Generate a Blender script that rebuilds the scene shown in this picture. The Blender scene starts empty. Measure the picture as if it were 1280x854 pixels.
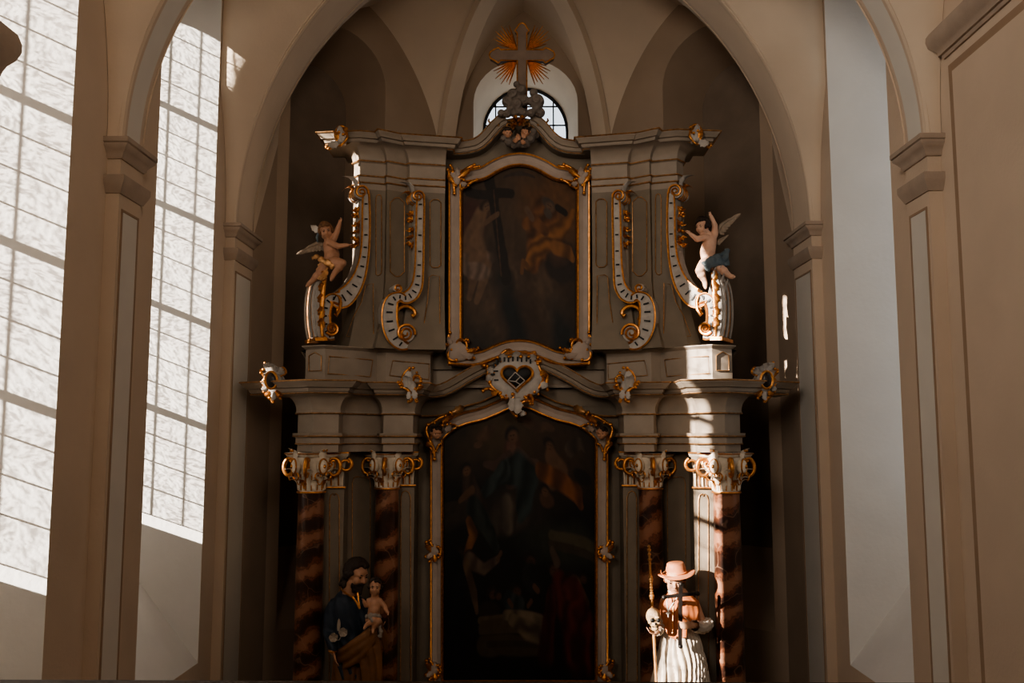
import bpy, bmesh, math, random
import numpy as np
from mathutils import Vector, Matrix, noise as mnoise
random.seed(7)
PI = math.pi
S = bpy.context.scene
COL = S.collection

# ------------------------------------------------------------------ camera
H = 5.5                      # eye height (standing on the organ gallery)
F = 1120.0
TH = math.atan(121 / F)
PSI = math.atan(13 / F * math.cos(TH))
fwd = Vector((-math.sin(PSI) * math.cos(TH), math.cos(PSI) * math.cos(TH), math.sin(TH)))
rgt = Vector((math.cos(PSI), math.sin(PSI), 0))
upv = rgt.cross(fwd)
CAM = Vector((0, 0, H))

def ray(px, py):
    return fwd + rgt * ((px - 640) / F) + upv * ((427 - py) / F)
def P(px, py, Y):            # point of the photo on the plane y = Y
    d = ray(px, py)
    return CAM + d * (Y / d.y)
def PXp(px, py, X):          # ... on the plane x = X
    d = ray(px, py)
    return CAM + d * (X / d.x)
def PP(px, py, p0, n):       # ... on any plane
    d = ray(px, py)
    return CAM + d * ((p0 - CAM).dot(n) / d.dot(n))

cam_data = bpy.data.cameras.new('camera')
cam_data.sensor_width = 36.0
cam_data.lens = 36.0 * F / 1280.0
cam_data.clip_start = 0.05
cam = bpy.data.objects.new('camera', cam_data)
COL.objects.link(cam)
M3 = Matrix((rgt, upv, -fwd)).transposed()
cam.matrix_world = Matrix.Translation(CAM) @ M3.to_4x4()
S.camera = cam

# ------------------------------------------------------------------ materials
def mat(name, base, rough=0.7, metal=0.0, var=0.06, scale=4.0, bump=0.0, bscale=40.0, spec=0.3, second=None, sscale=3.0):
    m = bpy.data.materials.new(name)
    m.use_nodes = True
    nt = m.node_tree
    b = nt.nodes['Principled BSDF']
    b.inputs['Roughness'].default_value = rough
    b.inputs['Metallic'].default_value = metal
    b.inputs['Specular IOR Level'].default_value = spec
    tc = nt.nodes.new('ShaderNodeTexCoord')
    nz = nt.nodes.new('ShaderNodeTexNoise')
    nz.inputs['Scale'].default_value = scale
    nz.inputs['Detail'].default_value = 5
    nt.links.new(tc.outputs['Object'], nz.inputs['Vector'])
    cr = nt.nodes.new('ShaderNodeValToRGB')
    c0 = [max(0, c * (1 - var)) for c in base]
    c1 = [min(1, c * (1 + var)) for c in base]
    if second is not None:
        c1 = second
    cr.color_ramp.elements[0].position = 0.35
    cr.color_ramp.elements[0].color = (*c0, 1)
    cr.color_ramp.elements[1].position = 0.68
    cr.color_ramp.elements[1].color = (*c1, 1)
    nt.links.new(nz.outputs['Fac'], cr.inputs['Fac'])
    nt.links.new(cr.outputs['Color'], b.inputs['Base Color'])
    if bump:
        n2 = nt.nodes.new('ShaderNodeTexNoise')
        n2.inputs['Scale'].default_value = bscale
        n2.inputs['Detail'].default_value = 4
        nt.links.new(tc.outputs['Object'], n2.inputs['Vector'])
        bp = nt.nodes.new('ShaderNodeBump')
        bp.inputs['Strength'].default_value = bump
        bp.inputs['Distance'].default_value = 0.02
        nt.links.new(n2.outputs['Fac'], bp.inputs['Height'])
        nt.links.new(bp.outputs['Normal'], b.inputs['Normal'])
    return m

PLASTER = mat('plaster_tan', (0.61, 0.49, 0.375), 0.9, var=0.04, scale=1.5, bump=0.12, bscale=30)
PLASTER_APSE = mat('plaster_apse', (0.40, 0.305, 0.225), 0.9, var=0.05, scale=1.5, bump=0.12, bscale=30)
VAULT = mat('plaster_vault', (0.66, 0.54, 0.415), 0.9, var=0.04, scale=1.5, bump=0.1, bscale=25)
REVEAL = mat('plaster_white', (0.77, 0.75, 0.71), 0.9, var=0.03, scale=2.0, bump=0.15, bscale=18)
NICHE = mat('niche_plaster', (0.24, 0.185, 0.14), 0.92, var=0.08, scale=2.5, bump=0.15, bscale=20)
PANELP = mat('pilaster_panel_paint', (0.68, 0.64, 0.57), 0.85, var=0.03, scale=2)
LINEP = mat('painted_line_brown', (0.36, 0.25, 0.17), 0.85, var=0.05)
MOULD = mat('pilaster_moulding', (0.44, 0.35, 0.275), 0.85, var=0.06, scale=5, bump=0.1)
FLOOR = mat('floor_stone', (0.35, 0.30, 0.25), 0.7, var=0.15, scale=3)
WOODRAIL = mat('rail_dark_wood', (0.035, 0.022, 0.015), 0.5, var=0.2, scale=8)
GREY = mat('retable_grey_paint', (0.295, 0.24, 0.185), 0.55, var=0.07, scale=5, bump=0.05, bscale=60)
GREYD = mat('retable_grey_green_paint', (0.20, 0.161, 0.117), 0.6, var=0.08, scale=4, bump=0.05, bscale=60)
CAPM = mat('capital_cream_paint', (0.70, 0.60, 0.47), 0.55, var=0.1, scale=14)
SKINS = mat('painted_skin_tan', (0.46, 0.25, 0.155), 0.5, var=0.08, scale=12)
PALE = mat('ornament_pale_paint', (0.40, 0.36, 0.315), 0.55, var=0.1, scale=14, bump=0.1)
IVORY = mat('ivory_paint', (0.66, 0.61, 0.54), 0.55, var=0.08, scale=12, bump=0.1)
ROSE = mat('frame_rose_paint', (0.345, 0.275, 0.225), 0.55, var=0.08, scale=6)
GOLD = mat('gilding', (0.58, 0.26, 0.085), 0.38, metal=0.85, var=0.25, scale=30, bump=0.15, bscale=90)
GOLDL = mat('gilding_line', (0.54, 0.30, 0.135), 0.42, metal=0.7, var=0.3, scale=20)
BLACK = mat('black_paint', (0.008, 0.007, 0.006), 0.5, var=0.1)
DOVE = mat('cloud_grey', (0.15, 0.122, 0.10), 0.7, var=0.15, scale=9, bump=0.1)
STONE = mat('cartouche_dark_oval', (0.035, 0.028, 0.024), 0.3, var=0.5, scale=25)
SKIN = mat('painted_skin', (0.60, 0.36, 0.245), 0.5, var=0.08, scale=12, spec=0.4)
SKIND = mat('painted_skin_brown', (0.42, 0.22, 0.13), 0.5, var=0.1, scale=10, spec=0.4)
HAIRD = mat('dark_hair', (0.035, 0.022, 0.015), 0.6, var=0.3, scale=40, bump=0.5, bscale=60)
NAVY = mat('navy_cloth', (0.024, 0.032, 0.045), 0.6, var=0.2, scale=8, bump=0.1)
BROWNC = mat('brown_mantle', (0.16, 0.072, 0.026), 0.6, var=0.2, scale=6, bump=0.1)
ORANGE = mat('salmon_cape', (0.44, 0.145, 0.052), 0.55, var=0.12, scale=8, bump=0.1)
HATM = mat('salmon_hat', (0.38, 0.148, 0.072), 0.55, var=0.1, scale=8)
ROCHET = mat('white_rochet', (0.50, 0.42, 0.335), 0.6, var=0.08, scale=10, second=(0.60, 0.52, 0.43), bump=0.1)
BLUEC = mat('blue_drapery', (0.10, 0.125, 0.135), 0.55, var=0.2, scale=12)
BONE = mat('bone', (0.42, 0.28, 0.155), 0.5, var=0.15, scale=12)
WINGM = mat('wing_paint', (0.28, 0.215, 0.155), 0.55, var=0.15, scale=20)
IRON = mat('dark_wood_cross', (0.012, 0.008, 0.006), 0.5, var=0.2)
LEAD = mat('lead_came', (0.03, 0.03, 0.032), 0.6, var=0.1)
LILY = mat('pale_flower', (0.34, 0.28, 0.22), 0.6)

def marble_mat():
    m = bpy.data.materials.new('red_brown_marbling')
    m.use_nodes = True
    nt = m.node_tree
    b = nt.nodes['Principled BSDF']
    b.inputs['Roughness'].default_value = 0.28
    tc = nt.nodes.new('ShaderNodeTexCoord')
    mp = nt.nodes.new('ShaderNodeMapping')
    mp.inputs['Scale'].default_value = (1.0, 1.0, 1.0)
    mp.inputs['Rotation'].default_value = (0.0, 0.45, 0.0)
    nt.links.new(tc.outputs['Object'], mp.inputs['Vector'])
    w = nt.nodes.new('ShaderNodeTexWave')
    w.wave_type = 'BANDS'
    w.bands_direction = 'Z'
    w.inputs['Scale'].default_value = 0.85
    w.inputs['Distortion'].default_value = 8.0
    w.inputs['Detail'].default_value = 7
    w.inputs['Detail Scale'].default_value = 1.1
    w.inputs['Detail Roughness'].default_value = 0.68
    nt.links.new(mp.outputs['Vector'], w.inputs['Vector'])
    cr = nt.nodes.new('ShaderNodeValToRGB')
    e = cr.color_ramp.elements
    e[0].position = 0.0; e[0].color = (0.03, 0.012, 0.007, 1)
    e[1].position = 1.0; e[1].color = (0.25, 0.115, 0.065, 1)
    for p, c in ((0.3, (0.05, 0.018, 0.009, 1)), (0.5, (0.17, 0.062, 0.03, 1)), (0.68, (0.10, 0.036, 0.018, 1)), (0.85, (0.24, 0.105, 0.055, 1))):
        x = e.new(p); x.color = c
    nt.links.new(w.outputs['Fac'], cr.inputs['Fac'])
    vo = nt.nodes.new('ShaderNodeTexVoronoi')
    vo.feature = 'DISTANCE_TO_EDGE'
    vo.inputs['Scale'].default_value = 3.1
    n3 = nt.nodes.new('ShaderNodeTexNoise'); n3.inputs['Scale'].default_value = 3
    mx = nt.nodes.new('ShaderNodeMixRGB'); mx.inputs['Fac'].default_value = 0.35
    nt.links.new(tc.outputs['Object'], n3.inputs['Vector'])
    nt.links.new(tc.outputs['Object'], mx.inputs['Color1'])
    nt.links.new(n3.outputs['Color'], mx.inputs['Color2'])
    nt.links.new(mx.outputs['Color'], vo.inputs['Vector'])
    c2 = nt.nodes.new('ShaderNodeValToRGB')
    c2.color_ramp.elements[0].position = 0.0; c2.color_ramp.elements[0].color = (1, 1, 1, 1)
    c2.color_ramp.elements[1].position = 0.018; c2.color_ramp.elements[1].color = (0, 0, 0, 1)
    nt.links.new(vo.outputs['Distance'], c2.inputs['Fac'])
    m2 = nt.nodes.new('ShaderNodeMixRGB')
    m2.inputs['Color2'].default_value = (0.33, 0.19, 0.12, 1)
    ml = nt.nodes.new('ShaderNodeMath'); ml.operation = 'MULTIPLY'; ml.inputs[1].default_value = 0.45
    nt.links.new(c2.outputs['Color'], ml.inputs[0])
    nt.links.new(ml.outputs[0], m2.inputs['Fac'])
    nt.links.new(cr.outputs['Color'], m2.inputs['Color1'])
    nt.links.new(m2.outputs['Color'], b.inputs['Base Color'])
    return m
MARBLE = marble_mat()

def glass_mat(name, lo, hi, caustic_tint=True):
    # old hand-made window glass: caustics of its ripples painted as streaks into the transparent colour
    m = bpy.data.materials.new(name)
    m.use_nodes = True
    nt = m.node_tree
    nt.nodes.remove(nt.nodes['Principled BSDF'])
    out = nt.nodes['Material Output']
    t = nt.nodes.new('ShaderNodeBsdfTransparent')
    g = nt.nodes.new('ShaderNodeBsdfGlossy'); g.inputs['Roughness'].default_value = 0.05
    mix = nt.nodes.new('ShaderNodeMixShader'); mix.inputs['Fac'].default_value = 0.04
    nt.links.new(t.outputs[0], mix.inputs[1]); nt.links.new(g.outputs[0], mix.inputs[2])
    nt.links.new(mix.outputs[0], out.inputs['Surface'])
    if caustic_tint:
        tc = nt.nodes.new('ShaderNodeTexCoord')
        # each pane has a streak direction of its own: snap the position to the pane grid
        sn = nt.nodes.new('ShaderNodeVectorMath'); sn.operation = 'SNAP'
        sn.inputs[1].default_value = (9.0, GP[0], GP[1])
        nt.links.new(tc.outputs['Object'], sn.inputs[0])
        wn = nt.nodes.new('ShaderNodeTexWhiteNoise'); wn.noise_dimensions = '3D'
        nt.links.new(sn.outputs[0], wn.inputs['Vector'])
        rm = nt.nodes.new('ShaderNodeMath'); rm.operation = 'MULTIPLY'; rm.inputs[1].default_value = 2.6
        nt.links.new(wn.outputs['Value'], rm.inputs[0])
        st = nt.nodes.new('ShaderNodeVectorMath'); st.operation = 'MULTIPLY'
        st.inputs[1].default_value = (1.0, 3.0, 1.0)
        nt.links.new(tc.outputs['Object'], st.inputs[0])
        rot = nt.nodes.new('ShaderNodeVectorRotate'); rot.rotation_type = 'X_AXIS'
        nt.links.new(st.outputs[0], rot.inputs['Vector'])
        nt.links.new(rm.outputs[0], rot.inputs['Angle'])
        sc = nt.nodes.new('ShaderNodeVectorMath'); sc.operation = 'MULTIPLY'
        sc.inputs[1].default_value = (1.0, 13.0, 42.0)
        nt.links.new(rot.outputs[0], sc.inputs[0])
        nz = nt.nodes.new('ShaderNodeTexNoise')
        nz.inputs['Scale'].default_value = 1.0
        nz.inputs['Detail'].default_value = 1.5
        nz.inputs['Distortion'].default_value = 0.8
        nt.links.new(sc.outputs[0], nz.inputs['Vector'])
        cr = nt.nodes.new('ShaderNodeValToRGB')
        e = cr.color_ramp.elements
        e[0].position = 0.42; e[0].color = (*lo, 1)
        e[1].position = 0.53; e[1].color = (*hi, 1)
        nt.links.new(nz.outputs['Fac'], cr.inputs['Fac'])
        # pane tint
        tint = nt.nodes.new('ShaderNodeValToRGB')
        tint.color_ramp.elements[0].color = (0.86, 0.84, 0.84, 1)
        tint.color_ramp.elements[1].color = (1, 1, 1, 1)
        nt.links.new(wn.outputs['Value'], tint.inputs['Fac'])
        mm = nt.nodes.new('ShaderNodeMixRGB'); mm.blend_type = 'MULTIPLY'; mm.inputs['Fac'].default_value = 1
        nt.links.new(cr.outputs['Color'], mm.inputs['Color1'])
        nt.links.new(tint.outputs['Color'], mm.inputs['Color2'])
        nt.links.new(mm.outputs['Color'], t.inputs['Color'])
    else:
        t.inputs['Color'].default_value = (*hi, 1)
    return m
GP = (0.115, 0.30)
GLASSW = glass_mat('caustic_tint_glass', (0.36, 0.35, 0.35), (1.0, 1.0, 1.0))
GLASSC = glass_mat('clear_window_glass', (0.9, 0.9, 0.9), (0.93, 0.96, 1.0), caustic_tint=False)

# ------------------------------------------------------------------ mesh kit
class MB:
    def __init__(s):
        s.v = []; s.f = []; s.m = []
    def add(s, vs, fs, mi=0):
        o = len(s.v)
        s.v += [tuple(p) for p in vs]
        s.f += [tuple(i + o for i in f) for f in fs]
        s.m += [mi] * len(fs)
    def grid(s, rows, mi=0, wrap=False):
        n = len(rows[0]); vs = [p for r in rows for p in r]; fs = []
        for i in range(len(rows) - 1):
            for j in range(n if wrap else n - 1):
                k = (j + 1) % n
                fs.append((i * n + j, i * n + k, (i + 1) * n + k, (i + 1) * n + j))
        s.add(vs, fs, mi)
    def box(s, a, b, mi=0):
        x0, y0, z0 = a; x1, y1, z1 = b
        vs = [(x0, y0, z0), (x1, y0, z0), (x1, y1, z0), (x0, y1, z0), (x0, y0, z1), (x1, y0, z1), (x1, y1, z1), (x0, y1, z1)]
        s.add(vs, [(0, 3, 2, 1), (4, 5, 6, 7), (0, 1, 5, 4), (1, 2, 6, 5), (2, 3, 7, 6), (3, 0, 4, 7)], mi)
    def poly(s, pts, ext, mi=0):
        # closed polygon pushed along ext
        n = len(pts); e = Vector(ext)
        a = [Vector(p) for p in pts]; b = [p + e for p in a]
        s.add(a + b, [tuple(range(n)), tuple(range(2 * n - 1, n - 1, -1))] + [(i, i + n, (i + 1) % n + n, (i + 1) % n) for i in range(n)], mi)
    def dome(s, pts, ext, bulge, mi=0, steps=4):
        # polygon plate with a rounded front: ext is the vector backwards, bulge the height forwards
        a = [Vector(p) for p in pts]; c = sum(a, Vector()) / len(a); e = Vector(ext); f = -e.normalized()
        rows = [[p + e for p in a], a]
        for k in range(1, steps + 1):
            t = k / steps
            s_ = 1 - 0.999 * (1 - math.cos(t * PI / 2)) if k < steps else 0.02
            rows.append([c + (p - c) * math.cos(t * PI / 2 * 0.99) + f * bulge * math.sin(t * PI / 2) for p in a])
        s.grid(rows, mi, wrap=True)
    def tube(s, pts, rad, seg=8, mi=0, closed=False, flat=1.0, nrm=None):
        pts = [Vector(p) for p in pts]; n = len(pts)
        if not isinstance(rad, (list, tuple)): rad = [rad] * n
        rows = []; N = None
        for i in range(n):
            if closed: t = pts[(i + 1) % n] - pts[i - 1]
            else: t = pts[min(i + 1, n - 1)] - pts[max(i - 1, 0)]
            if t.length < 1e-9: t = Vector((0, 0, 1))
            t.normalize()
            if nrm is not None: N = Vector(nrm)
            elif N is None: N = Vector((0, -1, 0)) if abs(t.y) < 0.9 else Vector((1, 0, 0))
            N = N - t * N.dot(t)
            if N.length < 1e-6: N = t.orthogonal()
            N.normalize(); B = t.cross(N)
            rows.append([pts[i] + (N * math.cos(2 * PI * k / seg) * flat + B * math.sin(2 * PI * k / seg)) * rad[i] for k in range(seg)])
        if closed: rows.append(rows[0])
        s.grid(rows, mi, wrap=True)
        if not closed:
            o = len(s.v) - seg * n
            s.f.append(tuple(range(o, o + seg))); s.m.append(mi)
            s.f.append(tuple(range(o + seg * n - 1, o + seg * (n - 1) - 1, -1))); s.m.append(mi)
    def lathe(s, prof, c, seg=24, mi=0, fn=None):
        c = Vector(c); rows = []
        for r, z in prof:
            rows.append([c + Vector((math.cos(2 * PI * k / seg) * r * (fn(k, seg, z) if fn else 1), math.sin(2 * PI * k / seg) * r * (fn(k, seg, z) if fn else 1), z)) for k in range(seg)])
        s.grid(rows, mi, wrap=True)
    def ell(s, c, r, rot=None, mi=0, u=12, w=8):
        c = Vector(c)
        if not isinstance(r, (list, tuple)): r = (r, r, r)
        rows = []
        for i in range(w + 1):
            a = PI * i / w
            row = []
            for j in range(u):
                q = Vector((math.sin(a) * math.cos(2 * PI * j / u) * r[0], math.sin(a) * math.sin(2 * PI * j / u) * r[1], math.cos(a) * r[2]))
                if rot is not None: q = rot @ q
                row.append(c + q)
            rows.append(row)
        s.grid(rows, mi, wrap=True)
    def cap(s, a, b, ra, rb, u=12, mi=0):
        a = Vector(a); b = Vector(b); d = (b - a); L = d.length
        if L < 1e-6: return s.ell(a, ra, mi=mi)
        d.normalize(); N = d.orthogonal().normalized(); B = d.cross(N); rows = []
        for i in range(5):
            t = -PI / 2 + PI / 2 * i / 4
            rows.append([a + d * (math.sin(t) * ra) + (N * math.cos(2 * PI * k / u) + B * math.sin(2 * PI * k / u)) * (math.cos(t) * ra + 1e-5) for k in range(u)])
        for i in range(5):
            t = PI / 2 * i / 4
            rows.append([b + d * (math.sin(t) * rb) + (N * math.cos(2 * PI * k / u) + B * math.sin(2 * PI * k / u)) * (math.cos(t) * rb + 1e-5) for k in range(u)])
        s.grid(rows, mi, wrap=True)
    def chain(s, pts, rad, mi=0):
        for i in range(len(pts) - 1): s.cap(pts[i], pts[i + 1], rad[i], rad[i + 1], mi=mi)
    def leaf(s, p, d, n, L, W, curl=1.2, lobes=3, mi=0, seg=9):
        # an acanthus leaf that starts at p, runs along d and curls towards n
        p = Vector(p); d = Vector(d).normalized(); n = Vector(n); n = (n - d * n.dot(d)).normalized(); b = d.cross(n); rows = []; back = []
        for i in range(seg + 1):
            t = i / seg
            a = curl * t * t
            c = p + d * (L * (t - 0.3 * curl * t * t * t * 0.6)) + n * (L * 0.45 * curl * t * t * t)
            w = W * (math.sin(PI * min(1, t * 0.82 + 0.16)) ** 0.7) * (1 + 0.22 * math.cos(2 * PI * lobes * t)) * (1 if i < seg else 0.12)
            rows.append([c - b * w + n * (-0.12 * w), c - b * w * 0.45 + n * 0.16 * W, c + n * 0.30 * W * (1 - t * 0.5), c + b * w * 0.45 + n * 0.16 * W, c + b * w + n * (-0.12 * w)])
        th = -n * (0.12 * W + 0.004)
        rows2 = [list(r) + [r[4] + th, r[2] + th * 1.2, r[0] + th] for r in rows]
        s.grid(rows2, mi, wrap=True)
    def build(s, name, mats, parent=None, smooth=True, angle=40, loc=None, fixn=True):
        me = bpy.data.meshes.new(name)
        me.from_pydata(s.v, [], s.f)
        if not isinstance(mats, (list, tuple)): mats = [mats]
        for m in mats: me.materials.append(m)
        me.polygons.foreach_set('material_index', s.m)
        if fixn:
            bm = bmesh.new(); bm.from_mesh(me)
            bmesh.ops.recalc_face_normals(bm, faces=bm.faces)
            bm.to_mesh(me); bm.free()
        if smooth:
            me.shade_smooth()
            me.set_sharp_from_angle(angle=math.radians(angle))
        me.update()
        o = bpy.data.objects.new(name, me)
        COL.objects.link(o)
        if parent is not None: adopt(o, parent)
        return o

def adopt(o, parent):
    o.parent = parent
    o.matrix_parent_inverse = world_of(parent).inverted()
def world_of(o):
    m = Matrix.LocRotScale(o.location, o.rotation_euler, o.scale)
    if o.parent: m = world_of(o.parent) @ o.matrix_parent_inverse @ m
    return m
def tag(o, label=None, cat=None, group=None, kind=None):
    if label: o['label'] = label
    if cat: o['category'] = cat
    if group: o['group'] = group
    if kind: o['kind'] = kind
    return o
def empty(name, loc, label, cat, group=None):
    o = bpy.data.objects.new(name, None)
    COL.objects.link(o); o.location = loc
    o.empty_display_size = 0.1
    return tag(o, label, cat, group)

XC = -0.05                   # axis of the altar
def mir(p, c=XC): return Vector((2 * c - p[0], p[1], p[2]))
def mirror_mesh(o, name=None, c=XC):
    # a mirrored twin of a part
    n = o.copy(); n.data = o.data.copy()
    n.name = o.name.split('.')[0] if name is None else name
    COL.objects.link(n)
    me = n.data
    co = np.empty(len(me.vertices) * 3); me.vertices.foreach_get('co', co)
    co = co.reshape(-1, 3); co[:, 0] = 2 * c - co[:, 0]
    me.vertices.foreach_set('co', co.ravel())
    me.flip_normals(); me.update()
    return n
def both(o, parent=None):
    # mirror a part and its sub-parts
    n = mirror_mesh(o)
    if parent is not None: n.parent = parent; n.matrix_parent_inverse = o.matrix_parent_inverse.copy()
    for ch in [c for c in o.children]:
        k = both(ch); k.parent = n; k.matrix_parent_inverse = ch.matrix_parent_inverse.copy()
    return n

def sweep(mb, pts, prof, mi=0, caps=True, closed=False):
    # moulding profile (out, up) carried along a path; out is to the right of the direction of travel
    pts = [Vector(p) for p in pts]; n = len(pts); rows = []
    for i in range(n):
        a = pts[i - 1] if (i > 0 or closed) else None
        b = pts[(i + 1) % n] if (i < n - 1 or closed) else None
        def nn(p, q):
            t = q - p; h = Vector((t.x, t.y, 0))
            if h.length < 1e-7: return None
            h.normalize(); return Vector((h.y, -h.x, 0))
        n1 = nn(a, pts[i]) if a is not None else None
        n2 = nn(pts[i], b) if b is not None else None
        n1 = n1 or n2; n2 = n2 or n1
        m = (n1 + n2) / max(0.35, 1 + n1.dot(n2))
        p_, q_ = (a if a is not None else pts[i]), (b if b is not None else pts[i])
        t = q_ - p_; hl = math.hypot(t.x, t.y)
        up = Vector((0, 0, 1))
        if hl > 1e-6 and abs(t.z) > 1e-6:
            hd = Vector((t.x / hl, t.y / hl, 0))
            L = math.hypot(hl, t.z)
            up = Vector((0, 0, hl / L)) - hd * (t.z / L)
        rows.append([pts[i] + m * o + up * z for o, z in prof])
    if closed: rows.append(rows[0])
    mb.grid(rows, mi, wrap=True)
    if caps and not closed:
        k = len(prof); o = len(mb.v) - k * n
        mb.f.append(tuple(range(o, o + k))); mb.m.append(mi)
        mb.f.append(tuple(range(o + k * n - 1, o + k * (n - 1) - 1, -1))); mb.m.append(mi)

def line_prof(o, z, w=0.016, h=0.016):
    return [(o - 0.01, z - h / 2), (o + w * 0.6, z - h / 2), (o + w, z), (o + w * 0.6, z + h / 2), (o - 0.01, z + h / 2)]

def smooth_pts(pts, n=6, closed=False):
    # Catmull-Rom through the points (any dimension)
    q = [Vector(p) for p in pts]; N = len(q); out = []
    rng = range(N if closed else N - 1)
    for i in rng:
        p0 = q[i - 1] if (i > 0 or closed) else q[i]; p1 = q[i]; p2 = q[(i + 1) % N]
        p3 = q[(i + 2) % N] if (i + 2 < N or closed) else q[(i + 1) % N]
        for k in range(n):
            t = k / n
            out.append(0.5 * ((2 * p1) + (p2 - p0) * t + (2 * p0 - 5 * p1 + 4 * p2 - p3) * t * t + (3 * p1 - p0 - 3 * p2 + p3) * t ** 3))
    if not closed: out.append(q[-1])
    return out

def fuse(mb, name, mats, parent=None, voxel=0.01, smooth=2, fac=0.5):
    # melt overlapping closed shapes into one continuous skin
    me = bpy.data.meshes.new(name + '_raw')
    me.from_pydata(mb.v, [], mb.f); me.update()
    bm = bmesh.new(); bm.from_mesh(me); bmesh.ops.recalc_face_normals(bm, faces=bm.faces); bm.to_mesh(me); bm.free()
    o = bpy.data.objects.new(name + '_raw', me); COL.objects.link(o)
    r = o.modifiers.new('r', 'REMESH'); r.mode = 'VOXEL'; r.voxel_size = voxel
    if smooth:
        s_ = o.modifiers.new('s', 'SMOOTH'); s_.factor = fac; s_.iterations = smooth
    dg = bpy.context.evaluated_depsgraph_get()
    new = bpy.data.meshes.new_from_object(o.evaluated_get(dg))
    bpy.data.objects.remove(o); bpy.data.meshes.remove(me)
    new.name = name
    new.materials.clear()
    for m in (mats if isinstance(mats, (list, tuple)) else [mats]): new.materials.append(m)
    new.shade_smooth()
    ob = bpy.data.objects.new(name, new); COL.objects.link(ob)
    if parent is not None: adopt(ob, parent)
    return ob
# ================================================================== the room
XP, XW, XG = 3.57, 3.69, 4.90       # pilaster face, wall plane, window plane
P1, P2 = (7.715, 8.165), (10.9, 11.64)   # pilasters: near and far edge
ZC = H + 7.4                        # choir ceiling
def st(o, **k):
    o['kind'] = 'structure'
    return o

def wall(name, A, B, z0, z1, outw, ops, mats, na=18):
    # wall from A to B (plan); openings with an arched head, splayed reveals to an inner loop
    mb = MB(); A = Vector((*A, 0)); B = Vector((*B, 0)); L = (B - A).length; d = (B - A) / L; ow = Vector((*outw, 0)).normalized()
    def pt(s, z, dep=0): return A + d * s + ow * dep + Vector((0, 0, z))
    def loop(s0, s1, zb, zs, rise, dep):
        c = (s0 + s1) / 2; hw = (s1 - s0) / 2
        lo = [pt(s0, zb, dep), pt(s1, zb, dep)]
        lo += [pt(c + hw * math.cos(PI * k / na), zs + rise * math.sin(PI * k / na), dep) for k in range(na + 1)]
        return lo
    def quad(s0, s1, za, zb_): mb.add([pt(s0, za), pt(s1, za), pt(s1, zb_), pt(s0, zb_)], [(0, 1, 2, 3)], 0)
    s = 0.0; loops = []
    for o in ops:
        s0, s1, zb, zs, rise = o['out']
        quad(s, s0, z0, z1)
        quad(s0, s1, z0, zb)
        lo = loop(s0, s1, zb, zs, rise, 0)
        arc = lo[2:]
        top = [Vector((p.x, p.y, z1)) for p in arc]
        mb.grid([arc, top], 0)
        li = loop(*o['in'], o['dep'])
        # jambs + head (with small round arris) and sloping sill
        mb.grid([lo, li], 1, wrap=True)
        if o.get('blind'): mb.add(li, [tuple(range(len(li)))], 2)
        loops.append(li); s = s1
    quad(s, L, z0, z1)
    ob = mb.build(name, mats, smooth=True, angle=30, fixn=False)
    return st(ob), loops

def window(n, X, c, hw, zb, zs, rise, sgn, gm, cols, thick=True, dz=0.0):
    # leaded window in the plane x = X: frame and bars, with the pane as a part
    def arc_z(y):
        t = max(0, 1 - ((y - c) / hw) ** 2)
        return zs + rise * math.sqrt(t)
    mb = MB()
    lo = [(X, c - hw, zb), (X, c + hw, zb)] + [(X, c + hw * math.cos(PI * k / 24), zs + rise * math.sin(PI * k / 24)) for k in range(25)]
    mb.tube(lo, 0.03, seg=6, closed=True)
    step = 2 * hw / cols
    for k in range(1, cols):
        y = c - hw + step * k
        mb.box((X - 0.004, y - 0.003, zb), (X + 0.004, y + 0.003, arc_z(y)))
    z = zb + 0.30 + dz; i = 1
    while z < zs + rise - 0.05:
        w = hw if z < zs else hw * math.sqrt(max(0, 1 - ((z - zs) / rise) ** 2))
        t = 0.033 if (i % 4 == 0 and thick) else 0.006
        mb.box((X - min(t, 0.02), c - w, z - t), (X + min(t, 0.02), c + w, z + t))
        z += 0.30; i += 1
    f = st(mb.build('window_%d' % n, LEAD, smooth=False))
    g = MB(); g.add(lo, [tuple(range(len(lo)))])
    p = g.build('pane', gm, parent=f, smooth=False)
    return f

ZSW, ZSG = H - 2.54, H - 0.72
W2 = (8.78, 10.47); W1 = (5.37, 7.07)
Y0 = 4.4
def side_ops(ws, flip=False):
    r = []
    for a, b in ws:
        g0 = a + (0.60 if a > 6 else 0.42); g1 = b - 0.42
        r.append(dict(out=(a - Y0, b - Y0, ZSW, H + 5.3, 0.75), dep=XG - XW, **{'in': (g0 - Y0, g1 - Y0, ZSG, H + 4.75, 0.62)}))
    return r
wall('wall_left', (-XW, Y0), (-XW, 12.0), 0, ZC, (-1, 0), side_ops([W1, W2]), [PLASTER, REVEAL])
wall('wall_right', (XW, Y0), (XW, 12.0), 0, ZC, (1, 0), side_ops([W2]), [PLASTER, REVEAL])
n = 1
for a, b in (W1, W2):
    g0 = a + (0.60 if a > 6 else 0.42); g1 = b - 0.42
    window(n, -XG + 0.02, (g0 + g1) / 2, (g1 - g0) / 2, H - 0.60, H + 4.75, 0.6, -1, GLASSW, 6, dz=0.07 if a < 6 else 0.0); n += 1
a, b = W2
window(n, XG - 0.02, (a + .6 + b - .42) / 2, (b - a - 1.02) / 2, H - 0.60, H + 4.75, 0.6, 1, GLASSC, 6); n += 1

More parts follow.
